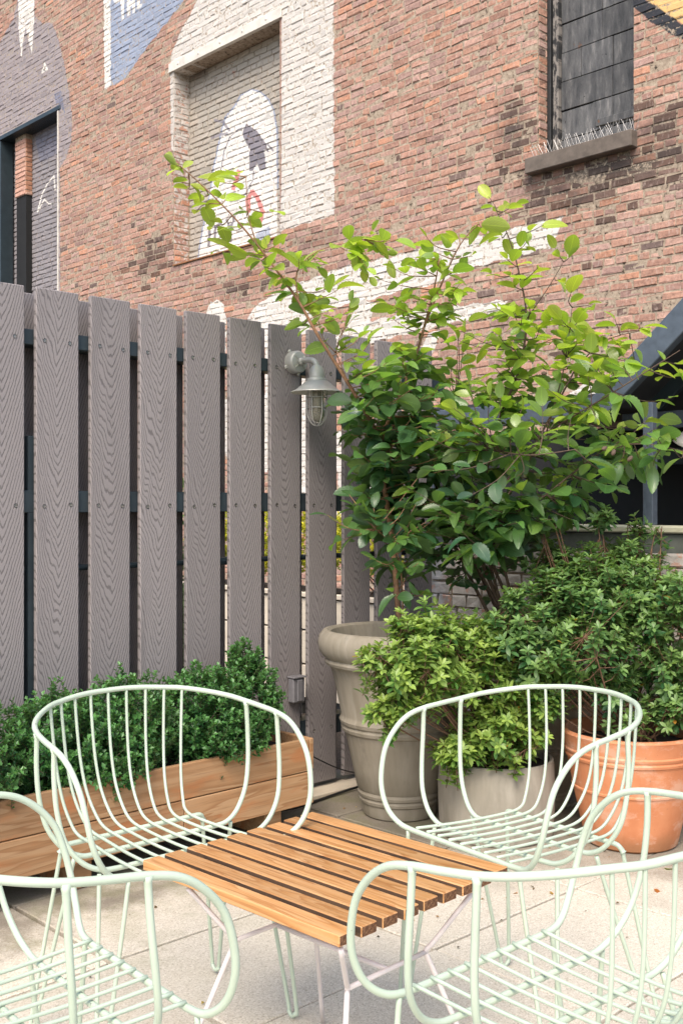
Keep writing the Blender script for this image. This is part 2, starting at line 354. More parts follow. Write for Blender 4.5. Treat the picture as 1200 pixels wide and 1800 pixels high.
# paint on the wall: polygons surveyed from the photograph onto the wall plane, rastered into an in-memory mask
class Paint:
    def __init__(s, plane, y0, y1, z0, z1, ppm):
        s.pl = plane; s.y0, s.y1, s.z0, s.z1, s.ppm = y0, y1, z0, z1, ppm
        s.w = int((y1 - y0) * ppm); s.h = int((z1 - z0) * ppm)
        s.a = np.zeros((s.h, s.w, 4), np.float32)
    def uv(s, pts):
        o = []
        for (px, py) in pts:
            p = onplane(px, py, 0, s.pl); o.append(((p.y - s.y0) * s.ppm, (p.z - s.z0) * s.ppm))
        return o
    def poly(s, pts, col, alpha=1.0, wob=0.0):
        P = s.uv(pts); xs = [p[0] for p in P]; ys = [p[1] for p in P]
        x0, x1 = max(0, int(min(xs)) - 2), min(s.w, int(max(xs)) + 3); y0, y1 = max(0, int(min(ys)) - 2), min(s.h, int(max(ys)) + 3)
        if x1 <= x0 or y1 <= y0: return
        X, Y = np.meshgrid(np.arange(x0, x1) + .5, np.arange(y0, y1) + .5)
        if wob:
            X = X + wob * np.sin(Y * .31 + X * .07); Y = Y + wob * np.sin(X * .23)
        ins = np.zeros(X.shape, bool); n = len(P)
        for i in range(n):
            (ax, ay), (bx, by) = P[i], P[(i + 1) % n]
            if ay == by: continue
            cnd = ((ay > Y) != (by > Y)) & (X < (bx - ax) * (Y - ay) / (by - ay) + ax); ins ^= cnd
        A = s.a[y0:y1, x0:x1]; m = ins[..., None] * alpha
        A[..., :3] = A[..., :3] * (1 - m) + np.array(col, np.float32) * m
        A[..., 3:] = np.maximum(A[..., 3:], m)
    def stroke(s, pts, wpx, col, alpha=1.0):
        for (a, b) in zip(pts[:-1], pts[1:]):
            d = np.array(b, float) - a; L = np.hypot(*d) or 1; n = np.array((-d[1], d[0])) / L * wpx / 2; e = d / L * wpx * .25
            a_, b_ = np.array(a, float) - e, np.array(b, float) + e
            s.poly([tuple(a_ + n), tuple(b_ + n), tuple(b_ - n), tuple(a_ - n)], col, alpha)
    def image(s, name):
        im = bpy.data.images.new(name, s.w, s.h, alpha=True, float_buffer=True); im.alpha_mode = 'CHANNEL_PACKED'
        im.colorspace_settings.name = 'Non-Color'; im.pixels.foreach_set(s.a.ravel()); im.update(); return im

WHITE = (.78, .765, .72); BLUE = (.33, .40, .53); LILAC = (.34, .31, .325); DARK = (.035, .037, .042)
P = Paint(WX, 3.3, 15.7, 0.6, 9.4, 120)
def soot(P, cx, cy, rx, ry, a, rot=0.0):
    for k in range(9):
        f = 1 - k / 9; n = 18; pts = []
        for i in range(n):
            th = 2 * math.pi * i / n; r = f * (1 + .25 * math.sin(3 * th + k) + .12 * math.sin(7 * th))
            x, y = rx * r * math.cos(th), ry * r * math.sin(th)
            pts.append((cx + x * math.cos(rot) - y * math.sin(rot), cy + x * math.sin(rot) + y * math.cos(rot)))
        P.poly(pts, (.045, .04, .038), a * (k + 1) / 9)
soot(P, 1085, 292, 180, 46, .9, -.2); soot(P, 985, 335, 110, 44, .78, .1); soot(P, 900, 230, 44, 80, .6); soot(P, 1150, 225, 90, 45, .5, -.3)
soot(P, 265, 455, 34, 40, .5); soot(P, 440, 500, 110, 26, .35, -.2); soot(P, 900, 560, 60, 60, .22); soot(P, 560, 420, 80, 22, .4, -.2)
P.poly([(-40, 105), (0, 75), (24, 32), (31, 0), (34, -20), (60, -20), (62, 28), (75, 40), (92, 38), (105, 75), (115, 120), (122, 160), (127, 200), (126, 245), (116, 278), (106, 292), (106, 520), (-40, 560)], LILAC, .93, 1.0)
P.poly([(32, -20), (61, -20), (60, 45), (56, 94), (49, 62), (46, 44), (41, 70), (38, 100), (33, 50)], WHITE, .95)
P.stroke([(34, 36), (40, 42), (48, 42), (54, 36)], 1.6, (.3, .28, .28), .8)
P.poly([(79, 107), (85, 121), (72, 129)], WHITE, .95); P.stroke([(78, 117), (80, 119), (77, 122), (80, 124)], 1.6, (.2, .2, .2), .9)
P.poly([(95, 165), (108, 158), (115, 200), (108, 190), (102, 196)], (.17, .20, .29), .8)
P.poly([(182, -20), (195, -20), (195, 150), (184, 157)], WHITE, .97, .5)
P.poly([(194, -20), (340, -20), (322, 2), (300, 30), (264, 75), (226, 128), (212, 143), (195, 150)], BLUE, .93, 1.0)
# the lettering THE
P.poly([(202, -12), (233, -20), (233, -8), (203, 5)], WHITE); P.poly([(212, -10), (219, -12), (218, 32), (214, 35)], WHITE)
P.poly([(223, -18), (229, -20), (229, 24), (224, 27)], WHITE); P.poly([(233, -20), (238, -22), (238, 20), (233, 23)], WHITE); P.poly([(226, 3), (236, -1), (236, 8), (226, 12)], WHITE)
P.poly([(241, -22), (246, -24), (246, 13), (241, 16)], WHITE); P.poly([(242, 8), (250, 5), (249, 11), (242, 15)], WHITE); P.poly([(242, -8), (249, -11), (249, -4), (242, 0)], WHITE); P.poly([(199, -2), (205, -6), (206, 5), (201, 3)], WHITE)
# white surround of the middle window
P.poly([(350, -30), (586, -60), (588, 377), (540, 391), (497, 405), (490, 404), (490, 25), (312, 121), (298, 128), (302, 92), (320, 50), (345, 5)], WHITE, .86, 1.2)
P.poly([(299, 125), (314, 118), (314, 180), (310, 270), (301, 262)], WHITE, .8, .6)
P.poly([(485, 30), (495, 26), (495, 330), (492, 405), (485, 410)], (.30, .15, .11), .85)
# yellow and black roundel, top right
P.poly([(1113, -30), (1132, -5), (1165, 19), (1200, 41), (1260, 60), (1260, 105), (1200, 68), (1175, 57), (1150, 41), (1122, 20), (1108, 8)], (.028, .038, .05), .96, .6)
P.poly([(1133, -5), (1122, -30), (1260, -50), (1260, 60), (1200, 41), (1165, 19)], (.78, .52, .22), .94, .4)
# big white letters behind the shrub
P.poly([(992, 380), (968, 434), (900, 452), (840, 468), (760, 500), (690, 515), (640, 530), (600, 537), (560, 550), (540, 585), (500, 605), (430, 612), (428, 575), (445, 542), (470, 522), (520, 500), (600, 470), (700, 447), (800, 422), (900, 401)], WHITE, .9, 1.3)
P.poly([(893, 526), (880, 546), (780, 572), (700, 590), (640, 606), (585, 618), (585, 590), (640, 566), (720, 548), (800, 538)], WHITE, .9, 1.2)
P.poly([(628, 528), (662, 530), (640, 592), (603, 592)], WHITE, .9, .8); P.poly([(752, 585), (778, 580), (757, 628), (735, 626)], WHITE, .9, .8)
P.poly([(361, 590), (363, 548), (371, 530), (383, 526), (394, 536), (398, 560), (396, 640), (380, 700), (361, 720)], WHITE, .92, .8)
P.poly([(466, 572), (480, 560), (474, 700), (466, 700)], WHITE, .9); P.poly([(530, 640), (560, 645), (560, 800), (545, 870), (528, 870)], WHITE, .88, 1.0)
P.poly([(585, 760), (640, 740), (660, 860), (600, 900)], WHITE, .85, 1.0); P.poly([(395, 700), (480, 690), (470, 830), (395, 800)], WHITE, .85, 1.0)
P.poly([(1000, 690), (1030, 672), (1050, 676), (1058, 700), (1040, 712), (1000, 715)], WHITE, .9, .6)
IM_FRONT = P.image('wall_paint')
Q = Paint(NX, 7.0, 15.7, 3.4, 7.4, 130)
Q.poly([(-60, 100), (108, 100), (108, 620), (-60, 620)], (.29, .28, .30), .95)
Q.poly([(60, 230), (100, 215), (100, 270), (70, 285)], (.17, .19, .27), .6)
Q.stroke([(66, 372), (74, 340), (84, 322), (95, 308), (97, 333)], 2.2, WHITE, .95); Q.stroke([(66, 372), (78, 350), (86, 358), (95, 357)], 2.0, WHITE, .95)
Q.poly([(320, 0), (520, 0), (520, 480), (320, 480)], (.48, .455, .40), .9)
Q.poly([(347, 470), (357, 400), (366, 360), (376, 290), (388, 235), (395, 205), (412, 185), (424, 166), (442, 156), (458, 161), (470, 172), (482, 195), (487, 230), (487, 440), (440, 470)], (.80, .79, .76), .95, .8)
Q.stroke([(347, 460), (356, 402), (366, 358), (376, 290), (388, 235), (395, 207), (412, 186), (424, 166), (442, 156), (458, 161), (470, 172), (481, 192), (487, 230), (488, 330)], 2.4, (.30, .37, .52), .9)
Q.poly([(432, 216), (452, 230), (466, 250), (474, 268), (464, 262), (468, 296), (456, 300), (452, 286), (444, 300), (438, 300), (438, 262), (426, 236)], (.17, .165, .21), .9)
Q.stroke([(378, 211), (392, 214), (404, 229)], 4.5, (.24, .24, .29), .85); Q.stroke([(372, 242), (386, 236), (400, 234)], 5, (.24, .24, .29), .8)
Q.stroke([(446, 300), (444, 318), (432, 340), (418, 352), (404, 354)], 2.2, (.2, .2, .24), .9)
Q.stroke([(436, 222), (420, 226), (404, 240), (394, 265), (388, 300)], 2.0, (.2, .2, .24), .85); Q.stroke([(470, 252), (480, 264)], 3, (.2, .2, .24), .9); Q.stroke([(420, 300), (410, 332)], 7.5, (.62, .24, .23), .95)
Q.stroke([(437, 372), (435, 350), (443, 336), (452, 346), (461, 372), (458, 388), (444, 392)], 7.5, (.62, .24, .23), .95)
for seg in ([(369, 392), (367, 432)], [(388, 392), (379, 398), (377, 420), (384, 428), (392, 424)], [(398, 385), (404, 402)], [(412, 380), (405, 402), (405, 424)]): Q.stroke(seg, 4.8, (.2, .19, .22), .92)
Q.poly([(450, 410), (474, 396), (476, 424), (450, 432)], (.33, .40, .52), .8)
soot(Q, 350, 130, 40, 18, .25, -.5); soot(Q, 60, 215, 60, 26, .5, -.4)
IM_NICHE = Q.image('niche_paint')

def brick_mat(name, P, im, mortar=False, base=None, bright=1.0):
    t = NT(name, .85, .25); p = t.pos(); x, y, z = t.sep(p)
    if not mortar:
        at = t.node('ShaderNodeAttribute', attribute_name='bc').outputs['Color']; oc = t.node('ShaderNodeObjectInfo').outputs['Color']
        c = t.mix(1.0, at, oc, 'MULTIPLY')
        c = t.mix(1.0, c, t.ramp(t.noise(p, 30, 6, .68), [(.30, (.55, .52, .52)), (.5, (1, 1, 1)), (.72, (1.3, 1.28, 1.25))]), 'MULTIPLY')
        c = t.mix(t.math('MULTIPLY', smoothmask(t, t.noise(t.mapping(p, (1, 26, 9)), 1.5, 5, .65), .52, .68), .5), c, (.54, .43, .365))
        c = t.mix(t.math('MULTIPLY', smoothmask(t, t.noise(p, 62, 4, .7), .62, .70), .75), c, (.07, .045, .04))
        c = t.mix(t.math('MULTIPLY', smoothmask(t, t.noise(t.mapping(p, (1, 7, .7)), 1.4, 6, .7), .55, .74), .32), c, (.12, .09, .08))
        c = t.mix(t.math('MULTIPLY', t.noise(p, .9, 4), .25), c, (.36, .25, .20))
    else:
        c = t.ramp(t.noise(p, 25, 5, .7), [(.36, (.05, .04, .03)), (.43, (.30, .235, .175)), (.6, (.43, .35, .265)), (.8, (.56, .48, .39))])
    if P is not None:
        uvx = t.math('DIVIDE', t.math('SUBTRACT', y, P.y0), P.y1 - P.y0); uvy = t.math('DIVIDE', t.math('SUBTRACT', z, P.z0), P.z1 - P.z0)
        it = t.node('ShaderNodeTexImage', image=im, extension='CLIP', interpolation='Linear'); t.l.new(t.comb(uvx, uvy, 0), it.inputs[0])
        wear = smoothmask(t, t.noise(p, 30, 6, .75), .34 if not mortar else .42, .40 if not mortar else .52)
        wear2 = smoothmask(t, t.noise(p, 7, 5, .6), .26, .32)
        f = t.math('MULTIPLY', it.outputs['Alpha'], t.math('MULTIPLY', wear, wear2))
        pc = t.mix(t.math('MULTIPLY', t.noise(p, 12, 4), .35), it.outputs['Color'], t.mix(1.0, it.outputs['Color'], (.72, .68, .62), 'MULTIPLY'))
        c = t.mix(f, c, pc)
    t.base(c); t.bump(t.math('ADD', t.noise(p, 55, 5, .7), t.math('MULTIPLY', t.noise(p, 14, 3), 1.2)), .55, .006)
    return t.m
M['brick'] = brick_mat('red_brick', P, IM_FRONT); M['mortar'] = brick_mat('lime_mortar', P, IM_FRONT, True)
M['brickN'] = brick_mat('painted_niche_brick', Q, IM_NICHE); M['mortarN'] = brick_mat('painted_niche_mortar', Q, IM_NICHE, True)
M['brickplain'] = brick_mat('bare_red_brick', None, None); M['mortarplain'] = brick_mat('bare_mortar', None, None, True)

BW, BH, BJ, CH = .203, .0575, .0103, .0678
def brick_verts(w, h, proud, back, bev=.007, jit=.0028):
    """a brick seen from its face: u along the wall, v up, n outwards"""
    vs = []
    for (du, dn) in ((0, -back), (0, proud - bev * .8), (bev, proud)):
        for (su, sv) in ((-1, -1), (1, -1), (1, 1), (-1, 1)):
            vs.append([su * (w / 2 - du), sv * (h / 2 - du), dn])
    vs = np.array(vs)
    vs[4:] += rng.normal(0, jit, (8, 3)); return vs
BF = [(0, 1, 5, 4), (1, 2, 6, 5), (2, 3, 7, 6), (3, 0, 4, 7), (4, 5, 9, 8), (5, 6, 10, 9), (6, 7, 11, 10), (7, 4, 8, 11), (8, 9, 10, 11)]
PAL = np.array([(.42, .235, .17), (.44, .25, .19), (.38, .21, .155), (.46, .285, .225), (.36, .21, .17), (.41, .26, .22), (.50, .25, .16), (.32, .20, .17)])
def brick_colour():
    c = PAL[rng.choice(len(PAL), p=[.2, .2, .14, .14, .08, .12, .07, .05])] * rng.uniform(.88, 1.13)
    if rng.random() < .006: c = np.array((.14, .10, .09))
    return c
class BrickMesh:
    def __init__(s): s.v = []; s.f = []; s.c = []; s.n = 0
    def add(s, vs, col):
        s.v.append(vs); s.f += [tuple(i + s.n for i in f) for f in BF]; s.c += [(*col, 1)] * len(vs); s.n += len(vs)
    def build(s, name, mat, parent, kind=None):
        me = bpy.data.meshes.new(name); me.from_pydata(np.concatenate(s.v).tolist(), [], s.f); me.materials.append(mat)
        a = me.attributes.new('bc', 'FLOAT_COLOR', 'POINT'); a.data.foreach_set('color', np.array(s.c, np.float32).ravel()); me.update()
        return tag(link(name, me, parent), kind=kind)
SOOT = [(1100, 300, 210, 55, .8), (1180, 240, 60, 70, .55), (985, 345, 120, 50, .5), (905, 210, 40, 80, .4), (1150, 225, 100, 45, .4), (265, 455, 36, 46, .6), (440, 495, 130, 32, .32), (1000, 560, 200, 60, .15)]
def wall_colour(y, z):
    c = brick_colour(); px, py = project(7.4, y, z); pr = 0
    for (cx, cy, rx, ry, a) in SOOT: pr = max(pr, a * math.exp(-((px - cx) / rx) ** 2 - ((py - cy) / ry) ** 2))
    if rng.random() < pr: c = c * rng.uniform(.16, .45) + .008
    return c
def lay(u0, u1, v0, v1, holes=(), header=6, wobble=.004):
    """brick positions (uc, vc, w, h) in a rectangle, clear of holes"""
    out = []; nc = int(round((v1 - v0) / CH))
    for k in range(nc):
        vc = v0 + (k + .5) * CH; L = BW if (k % header) else .098
        u = u0 - (0 if k % 2 else L / 2) - (rng.random() * .05)
        segs = [(u0, u1)]
        for (a, b, c, d) in holes:
            if c < vc < d:
                ns = []
                for (p, q) in segs:
                    if b <= p or a >= q: ns.append((p, q)); continue
                    if a > p: ns.append((p, a))
                    if b < q: ns.append((b, q))
                segs = ns
        while u < u1:
            w = L * rng.uniform(.93, 1.05)
            if L > .15 and rng.random() < .06: w = .098
            a, b = u, u + w
            for (p, q) in segs:
                aa, bb = max(a, p), min(b, q)
                if bb - aa > .03:
                    out.append(((aa + bb) / 2, vc + wobble * math.sin(u * 1.7) * .6 + rng.normal(0, .0012), bb - aa - (BJ if True else 0) * (1 if bb == b else .3), BH + rng.normal(0, .0018)))
            u += w + rng.normal(BJ * .4, .001)
    return out

bld = thing('brick_building', 'tall old red brick building wall with painted mural and blocked windows', 'building', (WX, 8, 0))
A_Y0, A_Y1, A_Z0, A_Z1 = 13.199, 15.0, 3.2, 6.76
B_Y0, B_Y1, B_Z0, B_Z1 = 8.60, 10.515, 4.20, 6.505
C_Y0, C_Y1, C_Z0, C_Z1 = 4.415, 5.309, 4.25, 6.40
HOLES = [(A_Y0, A_Y1, A_Z0, A_Z1), (B_Y0, B_Y1, B_Z0, B_Z1), (C_Y0, C_Y1, C_Z0, C_Z1)]
OFF = Vector((WX, 8, 0))
def part_offset(o): o.location = Vector(o.location) - OFF; return o
# mortar backing with the openings left out
mb = MB()
def slab(y0, y1, z0, z1): mb.box((WX + .154, (y0 + y1) / 2, (z0 + z1) / 2), (.30, y1 - y0, z1 - z0))
YA, YB, ZT = 2.0, 17.0, 10.0
slab(YA, YB, -.3, 3.2); slab(YA, C_Y0, 3.2, ZT); slab(C_Y0, C_Y1, 3.2, C_Z0); slab(C_Y0, C_Y1, C_Z1, ZT); slab(C_Y1, B_Y0, 3.2, ZT)
slab(B_Y0, B_Y1, 3.2, B_Z0); slab(B_Y0, B_Y1, B_Z1, ZT); slab(B_Y1, A_Y0, 3.2, ZT); slab(A_Y0, A_Y1, A_Z1, ZT); slab(A_Y1, YB, 3.2, ZT)
w = mb.build('mortar_wall', M['mortar'], bld); part_offset(w)
# roof edge and end of the building so that it closes as a block
mb = MB(); mb.box((WX + 3.2, 9.5, ZT + .15), (6.6, 15.2, .3)); mb.box((WX + 3.3, YA + .1, ZT / 2), (5.98, .2, ZT)); mb.box((WX + 3.3, YB - .1, ZT / 2), (5.98, .2, ZT))
part_offset(mb.build('parapet', M['brickplain'], bld))
cand = []
def face_verts(uc, vc, w, h):
    bv = brick_verts(w, h, .009 + rng.normal(0, .0022), .004)
    return np.stack([WX + .009 - bv[:, 2] - .0, uc - bv[:, 0], vc + bv[:, 1]], 1)
allb = lay(YA, YB, 0, 9.97, HOLES)
scored = []
for b in allb:
    px, py = project(WX, b[0], b[1]); vis = (-10 < px < 1210) and (-10 < py < (560 if px < 1000 else 640)) and not (px < 900 and py > 330)
    big = FPX / (SS * WX + CC * b[0])
    scored.append((0 if vis and b[2] > .08 else 1, -big, b))
scored.sort(key=lambda q: (q[0], q[1]))
BM_ = BrickMesh()
lib = [brick_verts(BW - BJ, BH, .009, .004) for _ in range(8)]; libm = []
for L in lib:
    me = bpy.data.meshes.new('brick'); vv = np.stack([-L[:, 2] + .009, -L[:, 0], L[:, 1]], 1); me.from_pydata(vv.tolist(), [], BF); me.materials.append(M['brick'])
    a = me.attributes.new('bc', 'FLOAT_COLOR', 'POINT'); a.data.foreach_set('color', [1.0] * 48); libm.append(me)
npart = 0
for flag, _, b in scored:
    if flag == 0 and npart < 285:
        o = link('brick', random.choice(libm), bld, (WX - OFF.x + rng.normal(0, .0018), b[0] - OFF.y, b[1])); o.scale = (1, b[2] / (BW - BJ), b[3] / BH)
        o.color = (*wall_colour(b[0], b[1]), 1); npart += 1
    else: BM_.add(face_verts(*b), wall_colour(b[0], b[1]))
part_offset(BM_.build('bricks', M['brick'], bld, 'stuff'))

# niches: back wall, jambs, soffit
def niche(y0, y1, z0, z1, name_bricks, matb, matm, depth=NX):
    m = MB(); m.box((depth + .11, (y0 + y1) / 2, (z0 + z1) / 2), (.2, y1 - y0 + .2, z1 - z0 + .2)); part_offset(m.build('niche_wall', matm, bld))
    bm = BrickMesh()
    for b in lay(y0, y1, z0, z1):
        bv = brick_verts(b[2], b[3], .009, .004); bm.add(np.stack([depth + .001 - bv[:, 2] + .006, b[0] - bv[:, 0], b[1] + bv[:, 1]], 1), brick_colour())
    part_offset(bm.build(name_bricks, matb, bld, 'stuff'))
niche(A_Y0, A_Y1, A_Z0, A_Z1, 'infill_bricks', M['brickN'], M['mortarN'])
niche(B_Y0, B_Y1, B_Z0, B_Z1, 'infill_bricks', M['brickN'], M['mortarN'])
# jamb bricks on the far (visible) reveals
t = NT('jamb_brick_flaking_white', .85, .25); p_ = t.pos(); at_ = t.node('ShaderNodeAttribute', attribute_name='bc').outputs['Color']
zz = t.sep(p_)[2]; fl = smoothmask(t, t.math('ADD', t.noise(p_, 16, 5, .7), t.math('MULTIPLY', t.math('SUBTRACT', zz, 5.2), .07)), .47, .53)
c_ = t.mix(t.math('MULTIPLY', fl, .85), at_, (.58, .56, .52)); t.base(c_); t.bump(t.noise(p_, 60, 4), .5, .005); M['jamb'] = t.m
def jamb(yj, z0, z1, mat, name):
    bm = BrickMesh(); nc = int((z1 - z0) / CH)
    for k in range(nc):
        zc = z0 + (k + .5) * CH
        cuts = [0, .10, .225] if k % 2 else [0, .205, .225]
        for a, b in zip(cuts[:-1], cuts[1:]):
            if b - a < .03: continue
            bv = brick_verts(b - a - .008, BH, .008, .004); bm.add(np.stack([WX + .006 + (a + b) / 2 + bv[:, 0], yj - bv[:, 2] + .003, zc + bv[:, 1]], 1), brick_colour() * 1.1)
    part_offset(bm.build(name, mat, bld, 'stuff'))
jamb(B_Y1, B_Z0, B_Z1, M['jamb'], 'jamb_bricks'); jamb(C_Y1, C_Z0, C_Z1, M['brickplain'], 'jamb_bricks')
jamb(A_Y1, A_Z0, A_Z1, M['brickplain'], 'jamb_bricks')
# lintels
m = MB(); m.box((WX + .09, (B_Y0 + B_Y1) / 2 + .02, B_Z1 + .055), (.22, B_Y1 - B_Y0 + .12, .10), .006); m.box((WX + .004, (B_Y0 + B_Y1) / 2 + .02, B_Z1 + .004), (.05, B_Y1 - B_Y0 + .13, .012))
lint = part_offset(m.build('lintel', M['steelwhite'], bld))
for q in range(5):
    m = MB(); m.lathe([(0, .006), (.016, .004), (.02, 0), (.02, -.004)], 10, (0, 0, 0), Matrix.Rotation(-math.pi / 2, 3, 'Y')); o = m.build('bolt', M['steelwhite'], lint, True); o.location = (WX - .02, B_Y0 + .2 + q * .4, B_Z1 + .055)
m = MB(); m.box((WX + .11, (A_Y0 + A_Y1) / 2, A_Z1 + .03), (.24, A_Y1 - A_Y0 + .1, .06), .004); part_offset(m.build('lintel', M['darkmetal'], bld))
m = MB(); m.box((WX + .06, (B_Y0 + B_Y1) / 2, B_Z0 + .008), (.16, B_Y1 - B_Y0 - .01, .014)); part_offset(m.build('sill_strip', M['rust'], bld))
m = MB(); m.box((WX + .015, A_Y0 + .012, (A_Z0 + A_Z1) / 2), (.05, .022, A_Z1 - A_Z0 - .02)); part_offset(m.build('edge_strip', M['steelwhite'], bld))
# broken brick pier in the left opening
pier_p = MB(); yp0, yp1 = onplane(45, 300, 0, 7.52).y, onplane(27, 300, 0, 7.52).y
def pierbox(z0, z1, nm, mat, hh=True):
    bm = BrickMesh(); nc = max(1, int((z1 - z0) / CH))
    for k in range(nc):
        zc = z0 + (k + .5) * CH
        bv = brick_verts(yp1 - yp0 - .01, BH, .006, .004); bm.add(np.stack([7.52 - bv[:, 2], (yp0 + yp1) / 2 - bv[:, 0], zc + bv[:, 1]], 1), brick_colour() * (1.25 if hh else 1))
        bv = brick_verts(.10, BH, .006, .004); bm.add(np.stack([7.575 + bv[:, 0], yp0 - bv[:, 2], zc + bv[:, 1]], 1), np.array((.42, .2, .12)) if hh else brick_colour())
    part_offset(bm.build(nm, mat, bld, 'stuff'))
zc_ = onplane(35, 345, 0, 7.52).z
m = MB(); m.box((7.578, (yp0 + yp1) / 2, (zc_ + A_Z1) / 2), (.11, yp1 - yp0 - .006, A_Z1 - zc_)); part_offset(m.build('pier_core', M['mortarplain'], bld))
pierbox(zc_, A_Z1 - .02, 'pier_bricks', M['brickplain'])
m = MB(); m.box((7.585, (yp0 + yp1) / 2, (A_Z0 + zc_) / 2), (.10, yp1 - yp0 - .02, zc_ - A_Z0)); part_offset(m.build('pier_stump', M['blackvoid'], bld))
m = MB(); m.box((7.50, A_Y1 - .06, (A_Z0 + A_Z1) / 2), (.19, .10, A_Z1 - A_Z0 - .01)); part_offset(m.build('steel_column', M['darkmetal'], bld))

# boarded window on the right
win = thing('boarded_window', 'blocked window covered in weathered black sheets above the stone sill', 'window', (WX, 4.86, C_Z0))
WO = Vector((WX, 4.86, C_Z0))
def wpart(mbx, name, mat, **k):
    o = mbx.build(name, mat, win, **k); o.location = Vector(o.location) - WO; return o
m = MB(); m.box((NX + .06, 4.862, (C_Z0 + C_Z1) / 2), (.08, .89, C_Z1 - C_Z0 - .01)); wpart(m, 'backing', M['blackvoid'])
m = MB(); m.box((WX + .165, C_Y1 - .026, (C_Z0 + C_Z1) / 2), (.10, .035, C_Z1 - C_Z0 - .012), .004); m.box((WX + .165, C_Y0 + .02, (C_Z0 + C_Z1) / 2), (.10, .03, C_Z1 - C_Z0 - .012), .004); wpart(m, 'frame', M['frameblack'])
m = MB(); m.box((WX + .175, C_Y1 - .075, (C_Z0 + C_Z1) / 2), (.07, .055, C_Z1 - C_Z0 - .014), .006); wpart(m, 'frame_post', M['framepeel'])
zr = C_Z0 - .06
for row in range(9):
    z0 = zr + row * .243; z1 = min(z0 + .238, C_Z1 - .01); z0 = max(z0, C_Z0 + .005)
    if z1 - z0 < .03: continue
    cuts = [C_Y0 + .04] + sorted([C_Y0 + .04 + .71 * v for v in random.sample([.22, .36, .5, .62, .78], 1 + row % 2)]) + [C_Y1 - .105]
    for a, b in zip(cuts[:-1], cuts[1:]):
        m = MB(); m.box((0, 0, 0), (.012, b - a - .004, z1 - z0 - .003), .002); o = m.build('sheet_panel', M['sheet'], win)
        o.location = Vector((WX + .19 + random.uniform(-.006, .006), (a + b) / 2, (z0 + z1) / 2)) - WO; o.rotation_euler = (random.uniform(-.006, .006), random.uniform(-.012, .012), random.uniform(-.012, .012))
m = MB(); m.box((WX + .172, C_Y0 + .245, C_Z0 + .232), (.016, .40, .06), .003, Matrix.Rotation(.02, 3, 'X')); wpart(m, 'batten', M['sheet'])
sill = tag(MB().box((0, 0, 0), (.24, 1.0, .128), .006).build('stone_sill', M['stonesill'], None), 'brown stone sill under the boarded window', 'window sill')
sill.location = (WX + .03, 4.88, 4.196)
m = MB(); m.box((0, 0, 0), (.20, .96, .006)); o = m.build('grit_layer', M['silltop'], sill); o.location = (.005, 0, .067)
sp = thing('bird_spikes', 'row of thin wire bird spikes on the stone sill', 'bird spikes', (WX - .01, 4.86, 4.263))
m = MB(); m.tube([(0, 0, 0), (0, 0, .125)], .0016, 4); me_sp = None
for k in range(64):
    yy = -.47 + .94 * (k // 2) / 31
    if me_sp is None: o = m.build('spike', M['spike'], sp); me_sp = o.data
    else: o = link('spike', me_sp, sp)
    o.location = (random.uniform(-.02, .03), yy, 0); o.rotation_euler = ((.36 if k % 2 else -.36) + random.uniform(-.1, .1), random.uniform(-.35, .35), 0)
m = MB(); m.box((0, 0, .003), (.03, .95, .006)); m.build('spike_base', M['spike'], sp)

# ================================================================ GROUND AND PAVING
m = MB(); m.add([(-60, -60, -.16), (60, -60, -.16), (60, 60, -.16), (-60, 60, -.16)], [(0, 1, 2, 3)]); tag(m.build('ground', M['earth']), kind='structure')
pav = link('pavement', None); tag(pav, kind='structure')
X0, Y0, PX, PY = 1.745, 2.19, .765, .616
m = MB(); m.box((2.2, 1.6, -.045), (7.0, 8.2, .05)); o = m.build('joint_bed', M['joint'], pav)
pv = []
for k in range(4):
    m = MB(); m.box((0, 0, -.02), (PX - .009, PY - .009, .04), .004); me = m.build('paver', M['paver'], pav); pv.append(me.data); bpy.data.objects.remove(me)
for i in range(-4, 4):
    for j in range(-5, 3):
        o = link('paver', random.choice(pv), pav, (X0 + (i + .5) * PX + (.004 if i >= 0 else -.003) + random.uniform(-.002, .002), Y0 + (j + .5) * PY + random.uniform(-.002, .002), random.uniform(-.0025, .0015)))
        o.rotation_euler = (random.uniform(-.003, .003), random.uniform(-.003, .003), random.uniform(-.002, .002))
m = MB(); m.box((2.3, 3.755, -.005), (4.2, .13, .05), .006); tag(m.build('kerb', M['creamwall']), kind='structure')
m = MB(); m.box((5.6, 5.3, -.08), (3.7, 14.0, .12)); m.box((1.9, 7.8, -.081), (3.6, 8.0, .118)); tag(m.build('lower_terrace', M['joint']), kind='structure')

# ================================================================ FENCE
FY = 3.78
fence = thing('slatted_fence', 'tall grey composite board fence with double rows of vertical boards', 'fence', (3.0, FY, 0))
FO = Vector((3.0, FY, 0))
bm_front = MB().box((0, .0115, 1.126), (.184, .023, 2.164), .0035)
f0 = bm_front.build('board', M['board'], fence); bdat = f0.data; bpy.data.objects.remove(f0)
sm = MB(); sm.lathe([(0, -.001), (.003, -.0012), (.0035, -.0004), (.0068, -.0004), (.0075, .0006)], 12, (0, 0, 0), Matrix.Rotation(math.pi / 2, 3, 'X'), 0); sm.lathe([(0, -.0016), (.0028, -.0016)], 6, (0, 0, 0), Matrix.Rotation(math.pi / 2, 3, 'X'), 1)
